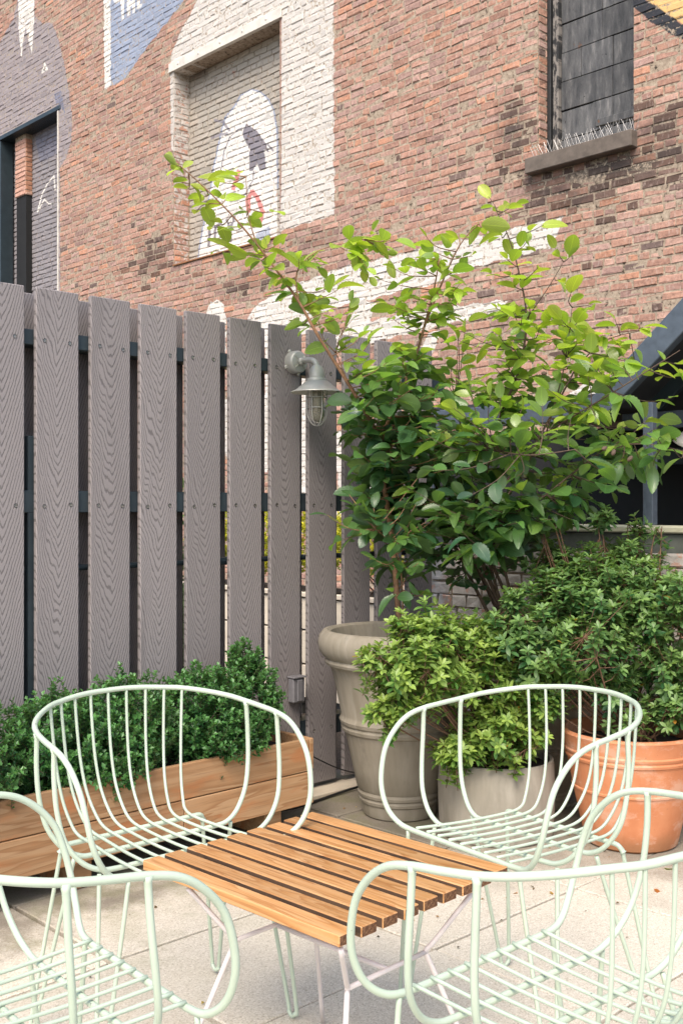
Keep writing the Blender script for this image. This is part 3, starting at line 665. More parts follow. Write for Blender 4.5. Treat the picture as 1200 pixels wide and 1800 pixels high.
# darker countersink ring round each screw head
sm.lathe([(.0068, .0), (.0082, .0003)], 12, (0, -.0003, 0), Matrix.Rotation(math.pi / 2, 3, 'X'), 1)
s0 = sm.build('screw', [M['screw'], M['hole']], None); sdat = s0.data; bpy.data.objects.remove(s0)
PITCH = .2345
for k in range(-3, 10):
    xc = 2.025 + .092 + k * PITCH
    b = link('board', bdat, fence, Vector((xc, FY, .002 * random.random())) - FO); b.rotation_euler = (0, random.uniform(-.0015, .0015), 0)
    for z in (2.008, 1.369, .30):
        for s in (-1, 1): link('screw', sdat, b, (s * .055 + random.uniform(-.004, .004), -.0012, z - .0 + random.uniform(-.004, .004)))
    b2 = link('board', bdat, fence, Vector((xc + PITCH / 2, FY + .118, 0)) - FO)
def fpart(mbx, name, mat, sm=False):
    o = mbx.build(name, mat, fence, sm); o.location = Vector(o.location) - FO; return o
for (z, h) in ((2.02, .06), (1.386, .086), (.303, .09)):
    m = MB(); m.box((2.9, FY + .0705, z), (3.1, .093, h), .003); fpart(m, 'rail', M['darkmetal'])
for (xp, zt) in ((2.035, 1.64), (4.28, 2.05), (1.42, 2.05)):
    m = MB(); m.box((xp, FY + .06, zt / 2), (.062, .068, zt), .003); fpart(m, 'post', M['darkmetal'])
m = MB(); m.tube([(1.3, FY + .06, 1.122), (4.3, FY + .06, 1.124)], .013, 8); m.tube([(2.93, FY + .06, 1.123), (3.0, FY + .06, 1.123)], .019, 8)
tag(m.build('conduit_pipe', M['darkmetal'], None, 'auto'), 'thin dark conduit pipe running between the two rows of fence boards', 'pipe')
m = MB(); m.tube(smooth_path([(3.05, 3.758, .33), (3.3, 3.757, .25), (3.6, 3.755, .10), (3.78, 3.752, .045), (3.98, 3.75, .03)], 5), .0035, 5); tag(m.build('thin_cable', M['cable'], None, True), 'thin black cable drooping across the foot of the fence', 'cable')
m = MB(); m.tube(smooth_path([(3.0, 3.66, .022), (3.2, 3.62, .012), (3.5, 3.66, .012), (3.8, 3.67, .02), (4.0, 3.66, .01)], 5), .006, 6); tag(m.build('floor_cable', M['cable'], None, True), 'black cable lying on the paving along the fence foot', 'cable')
m = MB(); m.tube(smooth_path([(2.36, FY + .20, 1.1), (2.37, FY + .22, .8), (2.40, FY + .2, .4), (2.45, FY + .25, -.01)], 5), .009, 6); tag(m.build('garden_hose', M['hose'], None, True), 'pale green hose hanging behind the fence boards', 'hose')
# outlet cover on the board
ob = thing('outlet_box', 'grey weatherproof outlet box low on the fence beside the boxwood', 'outlet box', (3.335, FY - .003, .51))
MB().box((0, -.022, 0), (.075, .04, .115), .006).build('cover', M['plasticgrey'], ob); MB().box((0, -.045, .0), (.03, .008, .10), .003).build('cover_ridge', M['plasticgrey'], ob)
MB().box((0, -.026, .062), (.082, .05, .008), .002).build('hinge', M['plasticgrey'], ob)

# wall lamp
lx, lz = 3.335, 2.04
lamp = thing('wall_lamp', 'grey industrial jelly jar lamp with wide shade and wire cage on the fence', 'wall lamp', (lx, FY - .001, lz))
RX = Matrix.Rotation(math.pi / 2, 3, 'X')
m = MB(); m.lathe([(0, .05), (.012, .052), (.046, .047), (.051, .042), (.053, .034), (.053, 0)], 28, (0, 0, 0), RX)
for a in (.5, 2.1, 3.6, 5.2): m.box((.05 * math.cos(a), -.008, .05 * math.sin(a)), (.03, .01, .018), .004, Matrix.Rotation(-a, 3, 'Y'))
jb = m.build('junction_box', M['lampgrey'], lamp, 'auto')
for a in (.8, 2.37, 3.94, 5.5):
    m = MB(); m.box((.024 * math.cos(a), -.05, .024 * math.sin(a)), (.036, .006, .005), .001, Matrix.Rotation(-a, 3, 'Y')); m.build('cover_rib', M['lampgrey'], jb)
m = MB(); m.lathe([(0, .006), (.011, .005), (.012, 0)], 12, (-.045, -.026, -.01), Matrix.Rotation(-math.pi / 2, 3, 'Y') ); m.build('knockout_plug', M['lampgrey'], jb, True)
ay = -.165
m = MB(); m.tube(smooth_path([(0, -.045, 0), (.0, -.09, .004), (0, -.14, -.004), (0, ay, -.03), (0, ay, -.055)], 5), .0135, 12); m.tube([(0, -.05, 0), (0, -.07, .002)], .019, 12); m.build('arm', M['lampgrey'], lamp, True)
m = MB(); m.lathe([(0, -.028), (.022, -.030), (.032, -.044), (.036, -.062), (.036, -.085), (.046, -.088), (.048, -.098), (.040, -.104)], 28, (0, ay, 0)); m.build('cap', M['lampgrey'], lamp, 'auto')
m = MB(); m.lathe([(.038, -.096), (.05, -.100), (.098, -.140), (.1205, -.150), (.1215, -.153)], 36, (0, ay, 0), None, 0); m.lathe([(.1215, -.153), (.119, -.152), (.097, -.1425), (.05, -.103), (.036, -.099)], 36, (0, ay, 0), None, 1); m.build('shade', [M['lampgrey'], M['lampwhite']], lamp, 'auto')
m = MB(); m.lathe([(.037, -.10), (.0385, -.12), (.0385, -.235), (.036, -.26), (.028, -.28), (.014, -.292), (0, -.295)], 24, (0, ay, 0)); m.lathe([(.034, -.10), (.0355, -.12), (.0355, -.235), (.033, -.258), (.025, -.276), (.012, -.288), (0, -.291)][::-1], 24, (0, ay, 0)); m.build('glass_jar', M['glass'], lamp, True)
m = MB(); m.lathe([(.012, -.105), (.014, -.14), (.026, -.165), (.030, -.195), (.026, -.225), (.014, -.24), (0, -.243)], 16, (0, ay, 0)); m.build('bulb', M['bulb'], lamp, True)
for z in (-.135, -.175, -.222):
    m = MB(); m.tube([(.0445 * math.cos(a), ay + .0445 * math.sin(a), z) for a in [2 * math.pi * k / 24 for k in range(24)]], .0022, 6, False, True); m.build('cage_ring', M['lampgrey'], lamp, True)
for k in range(6):
    a = 2 * math.pi * k / 6 + .3; ca, sa = math.cos(a), math.sin(a); m = MB()
    m.tube(smooth_path([(.044 * ca, ay + .044 * sa, -.105), (.0455 * ca, ay + .0455 * sa, -.17), (.0455 * ca, ay + .0455 * sa, -.235), (.038 * ca, ay + .038 * sa, -.27), (.02 * ca, ay + .02 * sa, -.297), (0, ay, -.305)], 4), .0023, 6); m.build('cage_wire', M['lampgrey'], lamp, True)

# ================================================================ WOODEN PLANTER BOX
plx0, plx1, ply, plz0, plz1 = .9, 3.07, 3.37, .105, .385
pl = thing('planter_box', 'long weathered cedar planter box on the floor in front of the fence', 'planter', (2.0, ply, 0))
PO = Vector((2.0, ply, 0))
def ppart(c, d, name='board', mat='cedar', bev=.003):
    m = MB(); m.box((0, 0, 0), d, bev); o = m.build(name, M[mat], pl); o.location = Vector(c) - PO; return o
hb = (plz1 - plz0) / 2
for k in range(2):
    for (a, b) in (((plx0, 2.0), (2.003, plx1 - .004)) if k else ((plx0, 2.42), (2.423, plx1 - .004))):
        ppart(((a + b) / 2, ply + .011, plz0 + hb * (k + .5)), (b - a, .022, hb - .004))
    ppart((plx1 + .010, (ply + 3.735) / 2, plz0 + hb * (k + .5)), (.022, 3.735 - ply, hb - .004), 'end_board')
    ppart(((plx0 + plx1) / 2, 3.724, plz0 + hb * (k + .5)), (plx1 - plx0 - .03, .02, hb - .004), 'back_board')
    ppart((plx0 + .011, (ply + 3.71) / 2 + .012, plz0 + hb * (k + .5)), (.02, 3.66 - ply, hb - .004), 'end_board')
for x in (1.15, 2.0, 2.9): ppart((x, 3.55, .052), (.09, .28, .10), 'foot', 'cedar')
ppart(((plx0 + plx1) / 2, 3.555, plz1 - .06), (plx1 - plx0 - .05, .32, .03), 'soil', 'soil', .002)
m = MB(); m.lathe([(0, .004), (.005, .003), (.006, 0)], 8, (0, 0, 0), Matrix.Rotation(math.pi / 2, 3, 'X')); o = m.build('screw', M['screw'], pl); o.location = Vector((plx1 + .012, ply + .0, .25)) - PO

# ================================================================ POTS
def pot(name, label, prof, mat, loc, soil_r, soil_z, n=56):
    r = thing(name, label, 'plant pot', loc); m = MB(); m.lathe(prof, n); m.build('pot_body', M[mat], r, 'auto')
    m = MB(); m.lathe([(0, soil_z + .01), (soil_r * .6, soil_z + .012), (soil_r, soil_z)], 28); m.build('soil', M['soil'], r, True); return r
big = [(0, 0), (.150, 0), (.162, .008), (.170, .035), (.172, .06), (.180, .066), (.183, .078), (.178, .088), (.186, .094), (.189, .106), (.184, .118), (.192, .128), (.212, .22), (.240, .345), (.247, .37), (.258, .378), (.262, .392), (.257, .404), (.266, .411), (.270, .426), (.264, .44), (.262, .45), (.285, .56), (.305, .645), (.318, .665), (.333, .672), (.338, .684), (.332, .698), (.345, .708), (.362, .735), (.366, .768), (.358, .800), (.342, .818), (.325, .822), (.308, .812), (.300, .79), (.290, .74), (.28, .68)]
pot('grey_pot', 'large grey pot with thick rolled rim and ridged bands beside the fence', big, 'pot_grey', (3.52, 3.27, 0), .285, .72)
conc = [(0, 0), (.226, 0), (.236, .01), (.242, .10), (.244, .2), (.240, .29), (.237, .315), (.231, .319), (.222, .315), (.220, .27), (.22, .2)]
pot('concrete_pot', 'plain low concrete pot between the grey and terracotta pots', conc, 'pot_conc', (3.607, 2.80, 0), .222, .285)
terr = [(0, 0), (.178, 0), (.19, .01), (.222, .17), (.238, .252), (.244, .256), (.245, .264), (.241, .268), (.262, .392), (.270, .397), (.273, .408), (.269, .416), (.275, .424), (.277, .434), (.273, .441), (.283, .495), (.288, .508), (.283, .518), (.270, .519), (.262, .51), (.258, .47), (.25, .42)]; terr = [(r * .975, z * .885) for r, z in terr]
pot('terracotta_pot', 'orange terracotta pot with raised bands at the right edge', terr, 'terracotta', (3.91, 2.345, 0), .245, .40)
pot('rear_pot', 'dark pot mostly hidden behind the azaleas by the low wall', [(r * .8, z * .72) for r, z in big], 'pot_grey', (4.08, 2.92, 0), .22, .5)

# ================================================================ LOW WALL AND CANOPY
lw = thing('low_wall', 'low white painted brick wall with cream metal coping behind the pots', 'wall', (4.55, 2.4, 0)); LO = Vector((4.55, 2.4, 0))
def lpart(m, name, mat, **k):
    o = m.build(name, mat, lw, **k); o.location = Vector(o.location) - LO; return o
t = NT('white_flaking_brick', .85, .25); p_ = t.pos(); at_ = t.node('ShaderNodeAttribute', attribute_name='bc').outputs['Color']
fl = smoothmask(t, t.noise(p_, 14, 5, .7), .40, .46); c_ = t.mix(t.math('MULTIPLY', fl, .9), at_, t.ramp(t.noise(p_, 20, 4), [(.3, (.36, .34, .31)), (.7, (.56, .54, .50))])); t.base(c_); t.bump(t.noise(p_, 40, 5, .7), .7, .009); M['whitebrick'] = t.m
m = MB(); m.box((4.66, 2.2, .55), (.2, 3.9, 1.14)); lpart(m, 'wall_core', M['mortarplain'])
cand = []
bm = BrickMesh()
for b in lay(.3, 4.12, 0, 1.12, (), 6):
    px, py = project(4.55, b[0], b[1])
    bv = brick_verts(b[2], b[3], .009, .004, .006, .003)
    if 735 < px < 1010 and 955 < py < 1260 and b[2] > .06:
        o = MB(); o.v = [tuple(q) for q in np.stack([-bv[:, 2], -bv[:, 0], bv[:, 1]], 1)]; o.f = list(BF); o.mi = [0] * 9; cc = brick_colour(); o.attr = {'bc': [(*cc, 1)] * 12}
        oo = o.build('brick', M['whitebrick'], lw); oo.location = Vector((4.553, b[0], b[1])) - LO
    else: bm.add(np.stack([4.553 - bv[:, 2], b[0] - bv[:, 0], b[1] + bv[:, 1]], 1), brick_colour())
o = bm.build('bricks', M['whitebrick'], lw, 'stuff'); o.location = -LO
m = MB(); m.box((4.60, 2.2, 1.19), (.05, 3.9, .095), .003); lpart(m, 'fascia', M['fascia'])
m = MB(); m.box((4.68, 2.2, 1.258), (.26, 3.92, .032), .006); lpart(m, 'coping', M['coping'])

cp = thing('gabled_canopy', 'dark slate blue steel canopy with gable roof behind the low wall', 'canopy', (4.75, 2.2, 1.27)); CO = Vector((4.75, 2.2, 1.27))
def cpart(m, name, mat, **k):
    o = m.build(name, mat, cp, **k); o.location = Vector(o.location) - CO; return o
CXf = 4.78; k_ = CXf / 4.6; HY = 2.20
def cz(z): return EYE + (z - EYE) * k_
eave_y, eave_z = 2.95 * k_, cz(1.907)
sl_ = (2.277 - 1.907) / (2.911 - 2.486); ridge_y = eave_y - .98; ridge_z = eave_z + .98 * sl_
for (yp) in (2.655 * k_, 4.02 * k_, 1.1):
    zt = eave_z - .05
    m = MB(); m.box((CXf + .0, yp, (1.275 + zt) / 2), (.05, .052, zt - 1.275), .003); m.box((CXf + .028, yp + .03, (1.275 + zt) / 2), (.008, .05, zt - 1.275), .001); cpart(m, 'post', M['bluemetal'])
m = MB(); m.box((CXf + .02, (eave_y + 4.1 * k_) / 2 - .02, eave_z - .058), (.06, 4.1 * k_ - eave_y + .04, .115), .004); cpart(m, 'eave_beam', M['bluemetal'])
for sgn in (1, -1):
    ang = math.atan(sl_); L = .98 / math.cos(ang) + .06
    c = Vector((CXf, ridge_y + sgn * .49, ridge_z - .49 * sl_ - .075)); R = Matrix.Rotation(-sgn * ang, 3, 'X')
    m = MB(); m.box((0, 0, 0), (.06, L, .125), .004); o = m.build('rake_beam', M['bluemetal'], cp); o.location = c - CO; o.rotation_euler = (-sgn * ang, 0, 0)
    m = MB(); m.box((0, 0, 0), (2.55, L + .02, .02), .002); o = m.build('roof_sheet', M['roofdark'], cp); o.location = c + Vector((1.3, 0, .072)) - CO; o.rotation_euler = (-sgn * ang, 0, 0)
    for q in range(4):
        m = MB(); m.box((0, 0, 0), (.045, L - .04, .08), .003); o = m.build('rafter', M['darkmetal'], cp); o.location = c + Vector((.5 + q * .6, 0, .015)) - CO; o.rotation_euler = (-sgn * ang, 0, 0)
m = MB(); m.box((CXf + 1.3, (eave_y + 4.1 * k_) / 2, eave_z + .012), (2.55, 4.1 * k_ - eave_y, .02), .002); cpart(m, 'flat_roof', M['roofdark'])
m = MB(); m.box((CXf + .5, 2.2, cz(1.815)), (.07, 2.0, .09), .003); cpart(m, 'tie_beam', M['bluemetal'])
m = MB(); m.box((CXf + 1.2, 2.4, cz(1.66)), (.05, 3.2, .10), .003); cpart(m, 'cross_beam', M['darkmetal'])
m = MB(); m.box((CXf + 1.6, 4.1, .95), (.05, 3.0, 1.9), .003); tag(m.build('shade_sheet', M['blackvoid']), 'matt black sheet added as the dark shade under the canopy', 'screen')  # black sheet added to darken the space under the canopy
# brick pier under the canopy
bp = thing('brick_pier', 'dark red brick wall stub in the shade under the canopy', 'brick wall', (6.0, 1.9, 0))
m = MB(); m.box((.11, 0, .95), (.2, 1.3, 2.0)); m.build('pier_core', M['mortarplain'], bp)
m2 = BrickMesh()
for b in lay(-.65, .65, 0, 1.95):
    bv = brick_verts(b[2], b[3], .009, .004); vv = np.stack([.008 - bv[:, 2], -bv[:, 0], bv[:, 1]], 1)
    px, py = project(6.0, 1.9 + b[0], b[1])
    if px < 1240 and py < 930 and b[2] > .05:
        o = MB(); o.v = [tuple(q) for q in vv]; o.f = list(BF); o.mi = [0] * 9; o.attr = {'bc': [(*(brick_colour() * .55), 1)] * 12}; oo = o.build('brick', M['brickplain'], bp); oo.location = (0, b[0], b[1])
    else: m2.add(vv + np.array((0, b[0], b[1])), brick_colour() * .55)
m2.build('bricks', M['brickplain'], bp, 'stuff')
gl = thing('gooseneck_lamp', 'pale dome lamp under the canopy cut by the right edge', 'lamp', tuple(onplane(1206, 772, 0, 5.3)))
m = MB(); m.lathe([(0, .05), (.02, .048), (.035, .03), (.055, -.01), (.062, -.035), (.058, -.036), (.05, -.01), (.03, .022), (0, .035)], 24, (0, 0, 0), Matrix.Rotation(.5, 3, 'X')); m.build('dome', M['lampwhite'], gl, True)
m = MB(); m.tube(smooth_path([(0, -.02, .045), (0, -.06, .12), (.05, -.07, .2), (.5, -.07, .22)], 5), .008, 8); m.build('arm', M['lampgrey'], gl, True)

# ================================================================ BEHIND THE FENCE
def panel_planter(y0, y1, lab):
    r = thing('panel_planter', lab, 'planter', (4.75, (y0 + y1) / 2, 0), 0, 'cream planters behind the fence'); w = y1 - y0; ym = 0
    zs = [.10, .325, .55, .765]
    m = MB(); m.box((.35, 0, .40), (.62, w - .03, .70)); m.build('core', M['darkbase'], r); m = MB(); m.box((.35, 0, .02), (.60, w - .04, .22)); m.build('plinth', M['darkbase'], r)
    for a, b in zip(zs[:-1], zs[1:]):
        m = MB(); m.box((.02, 0, (a + b) / 2), (.035, w - .004, b - a - .012), .003); m.build('panel', M['creamwall'], r)
    m = MB(); m.box((.012, 0, .785), (.06, w, .03), .004); m.build('top_rail', M['creamwall'], r)
    m = MB(); m.box((.36, 0, .76), (.60, w - .05, .02)); m.build('soil', M['soil'], r)
panel_planter(4.02, 5.30, 'cream panelled planter nearest the fence end'); panel_planter(5.33, 7.3, 'cream panelled planter farther behind the fence')
pw = thing('pale_ledge', 'pale grey ledge on the brick wall glimpsed between fence boards', 'ledge', (7.30, 6.9, 1.30)); MB().box((0, 0, 0), (.16, 1.6, .10), .006).build('slab', M['creamwall'], pw)

# ================================================================ FOLIAGE
def leaf_template(rows, width, shape, curve, fold, teeth=0.0, twist=0.0):
    vs = []; uv = []
    for i in range(rows + 1):
        t = i / rows
        w = width * shape(t) * (1 + (teeth if i % 2 else -teeth) * (1 if 0 < i < rows else 0))
        for s in (-1, 0, 1):
            z = -curve * t * t + fold * abs(s) * w * 2 + twist * s * t * w
            vs.append((s * w, t, z)); uv.append((s, t, 0))
    fs = []
    for i in range(rows):
        for k in (0, 1):
            a = i * 3 + k; fs.append((a, a + 1, a + 4, a + 3))
    return np.array(vs, np.float32), fs, np.array(uv, np.float32)
def broad(t): return max(.02, math.sin(math.pi * min(1, t ** .92)) ** .62) * (1 - .12 * (1 - t)) if 0 < t < 1 else .03
def elliptic(t): return max(.03, math.sin(math.pi * t ** 1.35) ** .75) if 0 < t < 1 else .04
BROAD = [leaf_template(16, .31, broad, .12, .22, .07, .14), leaf_template(16, .34, broad, .26, .12, .075, -.16), leaf_template(16, .28, broad, -.10, .30, .06, .10), leaf_template(16, .36, broad, .42, .06, .07, .28), leaf_template(16, .26, broad, .55, .30, .06, -.3)]
AZ = [leaf_template(4, .20, elliptic, .12, .2), leaf_template(4, .22, elliptic, .3, .12)]
BX = [leaf_template(2, .38, elliptic, .1, .3)]
def frame_of(d, n):
    d = d / (np.linalg.norm(d, axis=1, keepdims=True) + 1e-9)
    x = np.cross(d, n); x /= (np.linalg.norm(x, axis=1, keepdims=True) + 1e-9); z = np.cross(x, d); return x, d, z
def leaf_mesh(name, tmpls, L, mat):
    """L: list of (pos, dir, normal, size, colour)"""
    V = []; F = []; U = []; Cc = []; n0 = 0; which = rng.integers(0, len(tmpls), len(L))
    for ti, (tv, tf, tu) in enumerate(tmpls):
        sel = [L[i] for i in np.nonzero(which == ti)[0]]
        if not sel: continue
        p = np.array([q[0] for q in sel]); d = np.array([q[1] for q in sel]); n = np.array([q[2] for q in sel]); s = np.array([q[3] for q in sel]); c = np.array([q[4] for q in sel])
        x, y, z = frame_of(d, n)
        R = np.stack([x, y, z], 2) * s[:, None, None]
        vv = np.einsum('nij,kj->nki', R, tv) + p[:, None, :]; k = len(tv)
        V.append(vv.reshape(-1, 3)); U.append(np.tile(tu, (len(sel), 1))); Cc.append(np.repeat(c, k, 0))
        f = np.array(tf)[None] + (np.arange(len(sel)) * k)[:, None, None] + n0; F.append(f.reshape(-1, 4)); n0 += len(sel) * k
    V = np.concatenate(V); F = np.concatenate(F); U = np.concatenate(U); Cc = np.concatenate(Cc)
    me = bpy.data.meshes.new(name); me.vertices.add(len(V)); me.vertices.foreach_set('co', V.astype(np.float32).ravel())
    me.loops.add(F.size); me.loops.foreach_set('vertex_index', F.astype(np.int32).ravel()); me.polygons.add(len(F)); me.polygons.foreach_set('loop_start', np.arange(0, F.size, 4, dtype=np.int32))
    me.polygons.foreach_set('use_smooth', np.ones(len(F), bool))
    a = me.attributes.new('lc', 'FLOAT_COLOR', 'POINT'); a.data.foreach_set('color', np.concatenate([Cc, np.ones((len(Cc), 1))], 1).astype(np.float32).ravel())
    a = me.attributes.new('luv', 'FLOAT_VECTOR', 'POINT'); a.data.foreach_set('vector', U.astype(np.float32).ravel())
    me.materials.append(mat); me.update(calc_edges=True); me.validate(); return me
def lerp(a, b, t): return tuple(a[i] * (1 - t) + b[i] * t for i in range(3))
YOUNG_BACKLIT, MID, OLD = (.36, .46, .055), (.125, .24, .05), (.04, .11, .055)  # top leaves: young growth, with the yellow of backlight put into the colour
def leaf_colour(age_tone):
    c = lerp(YOUNG_BACKLIT, MID, age_tone * 2) if age_tone < .5 else lerp(MID, OLD, age_tone * 2 - 1)
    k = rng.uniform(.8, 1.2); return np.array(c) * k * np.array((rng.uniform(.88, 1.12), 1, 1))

def twig_leaves(P_, n, size, age_tone, up=.8, start=.15):
    """alternate leaves along a polyline"""
    out = []; N = len(P_); seg = [0]
    for a, b in zip(P_[:-1], P_[1:]): seg.append(seg[-1] + (b - a).length)
    for k in range(n):
        f = start + (1 - start) * (k + .6) / n; s = f * seg[-1]; i = max(0, min(N - 2, np.searchsorted(seg, s) - 1)); t = (s - seg[i]) / max(1e-6, seg[i + 1] - seg[i])
        p = P_[i].lerp(P_[i + 1], t); d = (P_[i + 1] - P_[i]).normalized()
        side = d.cross(Vector((0, 0, 1)));
        if side.length < .2: side = Vector((rng.normal(), rng.normal(), 0))
        side.normalize(); side = Matrix.Rotation(rng.uniform(-.7, .7), 3, d) @ side
        sg = 1 if k % 2 else -1
        last = (k == n - 1)
        ld = (d * (1.2 if last else .65) + side * (0 if last else sg) + Vector(rng.normal(0, .16, 3)) + Vector((0, 0, -.12 * (age_tone > .5)))).normalized()
        nm = (Vector((0, 0, up)) + Vector(rng.normal(0, .34, 3))).normalized()
        a2 = min(1, max(0, age_tone - .22 * f + rng.normal(0, .1)))
        pet = ld * .008; out.append((np.array(p + pet), np.array(ld), np.array(nm), size * rng.uniform(.5, 1.18) * (1 - .3 * f * (rng.random() < .6)), leaf_colour(a2)))
    return out

def broad_shrub(name, label, origin, stems, twigs, mat_stem='bark', nbig=290):
    """stems: list of (points, r0, r1); twigs: list of (tip, size, n, age)"""
    root = thing(name, label, 'shrub', tuple(origin)); O = Vector(origin); pts = []
    for (pp, r0, r1) in stems:
        sp_ = smooth_path(pp, 5); N = len(sp_); m = MB(); m.tube([q - O for q in sp_], [r0 + (r1 - r0) * i / (N - 1) for i in range(N)], 8 if r0 > .006 else 6)
        m.build('stem', M[mat_stem], root, True); pts += [(q, i / N) for i, q in enumerate(sp_)]
    L = []; tw = MB(); A = np.array([tuple(q[0]) for q in pts])
    for (tip, size, n, age_tone) in twigs:
        tip = Vector(tip); w = np.linalg.norm(A - np.array(tip), axis=1) + .55 * np.maximum(0, A[:, 2] - tip.z + .02); j = int(np.argmin(w)); b = Vector(A[j])
        if (tip - b).length < .03: b = b - Vector((0, 0, .05))
        mid = b.lerp(tip, .55) + Vector((0, 0, -.06 * (tip - b).length)) + Vector(rng.normal(0, .01, 3))
        path = smooth_path([b, mid, tip], 4)
        tw.tube([q - O for q in path], [.0028 - .0017 * i / (len(path) - 1) for i in range(len(path))], 5)
        ln = (tip - b).length; st = max(.1, 1 - (.045 * n + .04) / max(ln, .05))
        L += twig_leaves(path, n, size, age_tone, start=min(.75, st))
    tw.build('twigs', M[mat_stem], root, True)['kind'] = 'stuff'
    L = [(q[0] - np.array(O), q[1], q[2], q[3], q[4]) for q in L]
    key = [FPX * q[3] / max(.3, (SS * (q[0][0] + O.x) + CC * (q[0][1] + O.y))) for q in L]
    order = np.argsort(key)[::-1]; libs = []
    for tmp in BROAD:
        libs.append(leaf_mesh('leaf', [tmp], [(np.zeros(3), np.array((0, 1., 0)), np.array((0, 0, 1.)), 1.0, np.ones(3))], M['leaf']))
    for i in order[:nbig]:
        p, d, n, s, c = L[i]; x, y, z = frame_of(d[None], n[None]); mt = Matrix(np.stack([x[0], y[0], z[0]], 1).tolist()).to_4x4()
        o = link('leaf', random.choice(libs), root); o.matrix_basis = Matrix.Translation(Vector(p)) @ mt @ Matrix.Scale(s, 4); o.color = (*c, 1)
    rest = [L[i] for i in order[nbig:]]
    if rest: link('leaves', leaf_mesh('leaves', BROAD, rest, M['leaf']), root)['kind'] = 'stuff'
    print(name, 'leaves', len(L)); return root

def pip(x, y, P_):
    ins = False
    for (ax, ay), (bx, by) in zip(P_, P_[1:] + P_[:1]):
        if (ay > y) != (by > y) and x < (bx - ax) * (y - ay) / (by - ay) + ax: ins = not ins
    return ins
def scatter(poly, n, dlo, dhi, size, nl, age_tone_fn, mind=14):
    out = []; xs = [p[0] for p in poly]; ys = [p[1] for p in poly]; tries = 0; got = []
    while len(out) < n and tries < n * 60:
        tries += 1; x = rng.uniform(min(xs), max(xs)); y = rng.uniform(min(ys), max(ys))
        if not pip(x, y, poly): continue
        d = rng.uniform(dlo, dhi)
        if any(abs(x - g[0]) < mind and abs(y - g[1]) < mind and abs(d - g[2]) < .12 for g in got): continue
        got.append((x, y, d)); out.append((atdepth(x, y, d), size * rng.uniform(.85, 1.15), nl, age_tone_fn(x, y)))
    return out
def age_tone_by_height(x, y): return min(1, max(0, (y - 520 + rng.normal(0, 45)) / 300))
# shrub in the big grey pot: forked stem
D0 = 4.75
st1 = [([(3.50, 3.24, .70), atdepth(690, 960, 4.78), atdepth(676, 860, 4.75), atdepth(668, 772, 4.72)], .0125, .0105),
       ([atdepth(668, 772, 4.72), atdepth(640, 720, 4.68), atdepth(600, 655, 4.64), atdepth(556, 585, 4.6), atdepth(525, 530, 4.58), atdepth(490, 480, 4.56), atdepth(452, 430, 4.52), atdepth(408, 378, 4.48), atdepth(360, 330, 4.44), atdepth(318, 292, 4.42)], .0095, .0018),
       ([atdepth(668, 772, 4.72), atdepth(700, 700, 4.74), atdepth(726, 640, 4.74), atdepth(745, 575, 4.72), atdepth(762, 510, 4.7), atdepth(772, 455, 4.68)], .009, .0022),
       ([atdepth(745, 575, 4.72), atdepth(775, 500, 4.66), atdepth(808, 430, 4.6), atdepth(842, 392, 4.56)], .005, .0018),
       ([atdepth(525, 530, 4.58), atdepth(522, 478, 4.62), atdepth(560, 440, 4.66), atdepth(640, 420, 4.7)], .004, .0015),
       ([atdepth(452, 430, 4.52), atdepth(437, 380, 4.5), atdepth(432, 310, 4.48)], .0028, .0014),
       ([atdepth(650, 735, 4.72), atdepth(620, 690, 4.7), atdepth(590, 620, 4.75)], .004, .002),
       ([(3.47, 3.2, .70), atdepth(705, 1010, 4.55), atdepth(690, 960, 4.5), atdepth(660, 930, 4.45)], .004, .002)]
tips = []
def T(px, py, d, size, n, age_tone): tips.append((atdepth(px, py, d), size, n, age_tone))
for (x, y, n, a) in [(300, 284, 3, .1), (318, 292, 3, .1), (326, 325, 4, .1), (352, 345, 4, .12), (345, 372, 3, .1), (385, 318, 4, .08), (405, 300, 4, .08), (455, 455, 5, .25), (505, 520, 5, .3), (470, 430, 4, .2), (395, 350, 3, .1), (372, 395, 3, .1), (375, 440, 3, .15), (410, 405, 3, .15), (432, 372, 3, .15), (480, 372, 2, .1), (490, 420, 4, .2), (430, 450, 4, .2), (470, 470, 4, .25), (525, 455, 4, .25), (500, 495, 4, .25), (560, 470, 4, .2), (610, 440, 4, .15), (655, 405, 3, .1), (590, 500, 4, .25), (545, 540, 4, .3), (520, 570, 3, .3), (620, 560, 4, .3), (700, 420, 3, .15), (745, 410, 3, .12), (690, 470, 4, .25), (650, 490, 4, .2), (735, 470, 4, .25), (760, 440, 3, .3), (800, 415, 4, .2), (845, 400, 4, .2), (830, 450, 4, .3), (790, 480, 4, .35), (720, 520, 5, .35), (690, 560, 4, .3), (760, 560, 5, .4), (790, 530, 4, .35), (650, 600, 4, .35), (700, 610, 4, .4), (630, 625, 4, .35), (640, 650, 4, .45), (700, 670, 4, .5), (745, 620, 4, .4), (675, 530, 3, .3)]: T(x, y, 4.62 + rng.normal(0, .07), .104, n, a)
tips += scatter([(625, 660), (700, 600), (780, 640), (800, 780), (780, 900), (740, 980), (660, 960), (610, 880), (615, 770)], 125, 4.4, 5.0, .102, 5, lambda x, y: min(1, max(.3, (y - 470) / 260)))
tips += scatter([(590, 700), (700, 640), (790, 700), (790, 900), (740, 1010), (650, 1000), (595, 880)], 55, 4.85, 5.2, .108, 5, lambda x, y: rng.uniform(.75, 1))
tips += scatter([(470, 470), (620, 420), (800, 400), (830, 520), (760, 640), (620, 640), (540, 590)], 34, 4.5, 4.85, .088, 5, lambda x, y: max(.05, (y - 380) / 500))
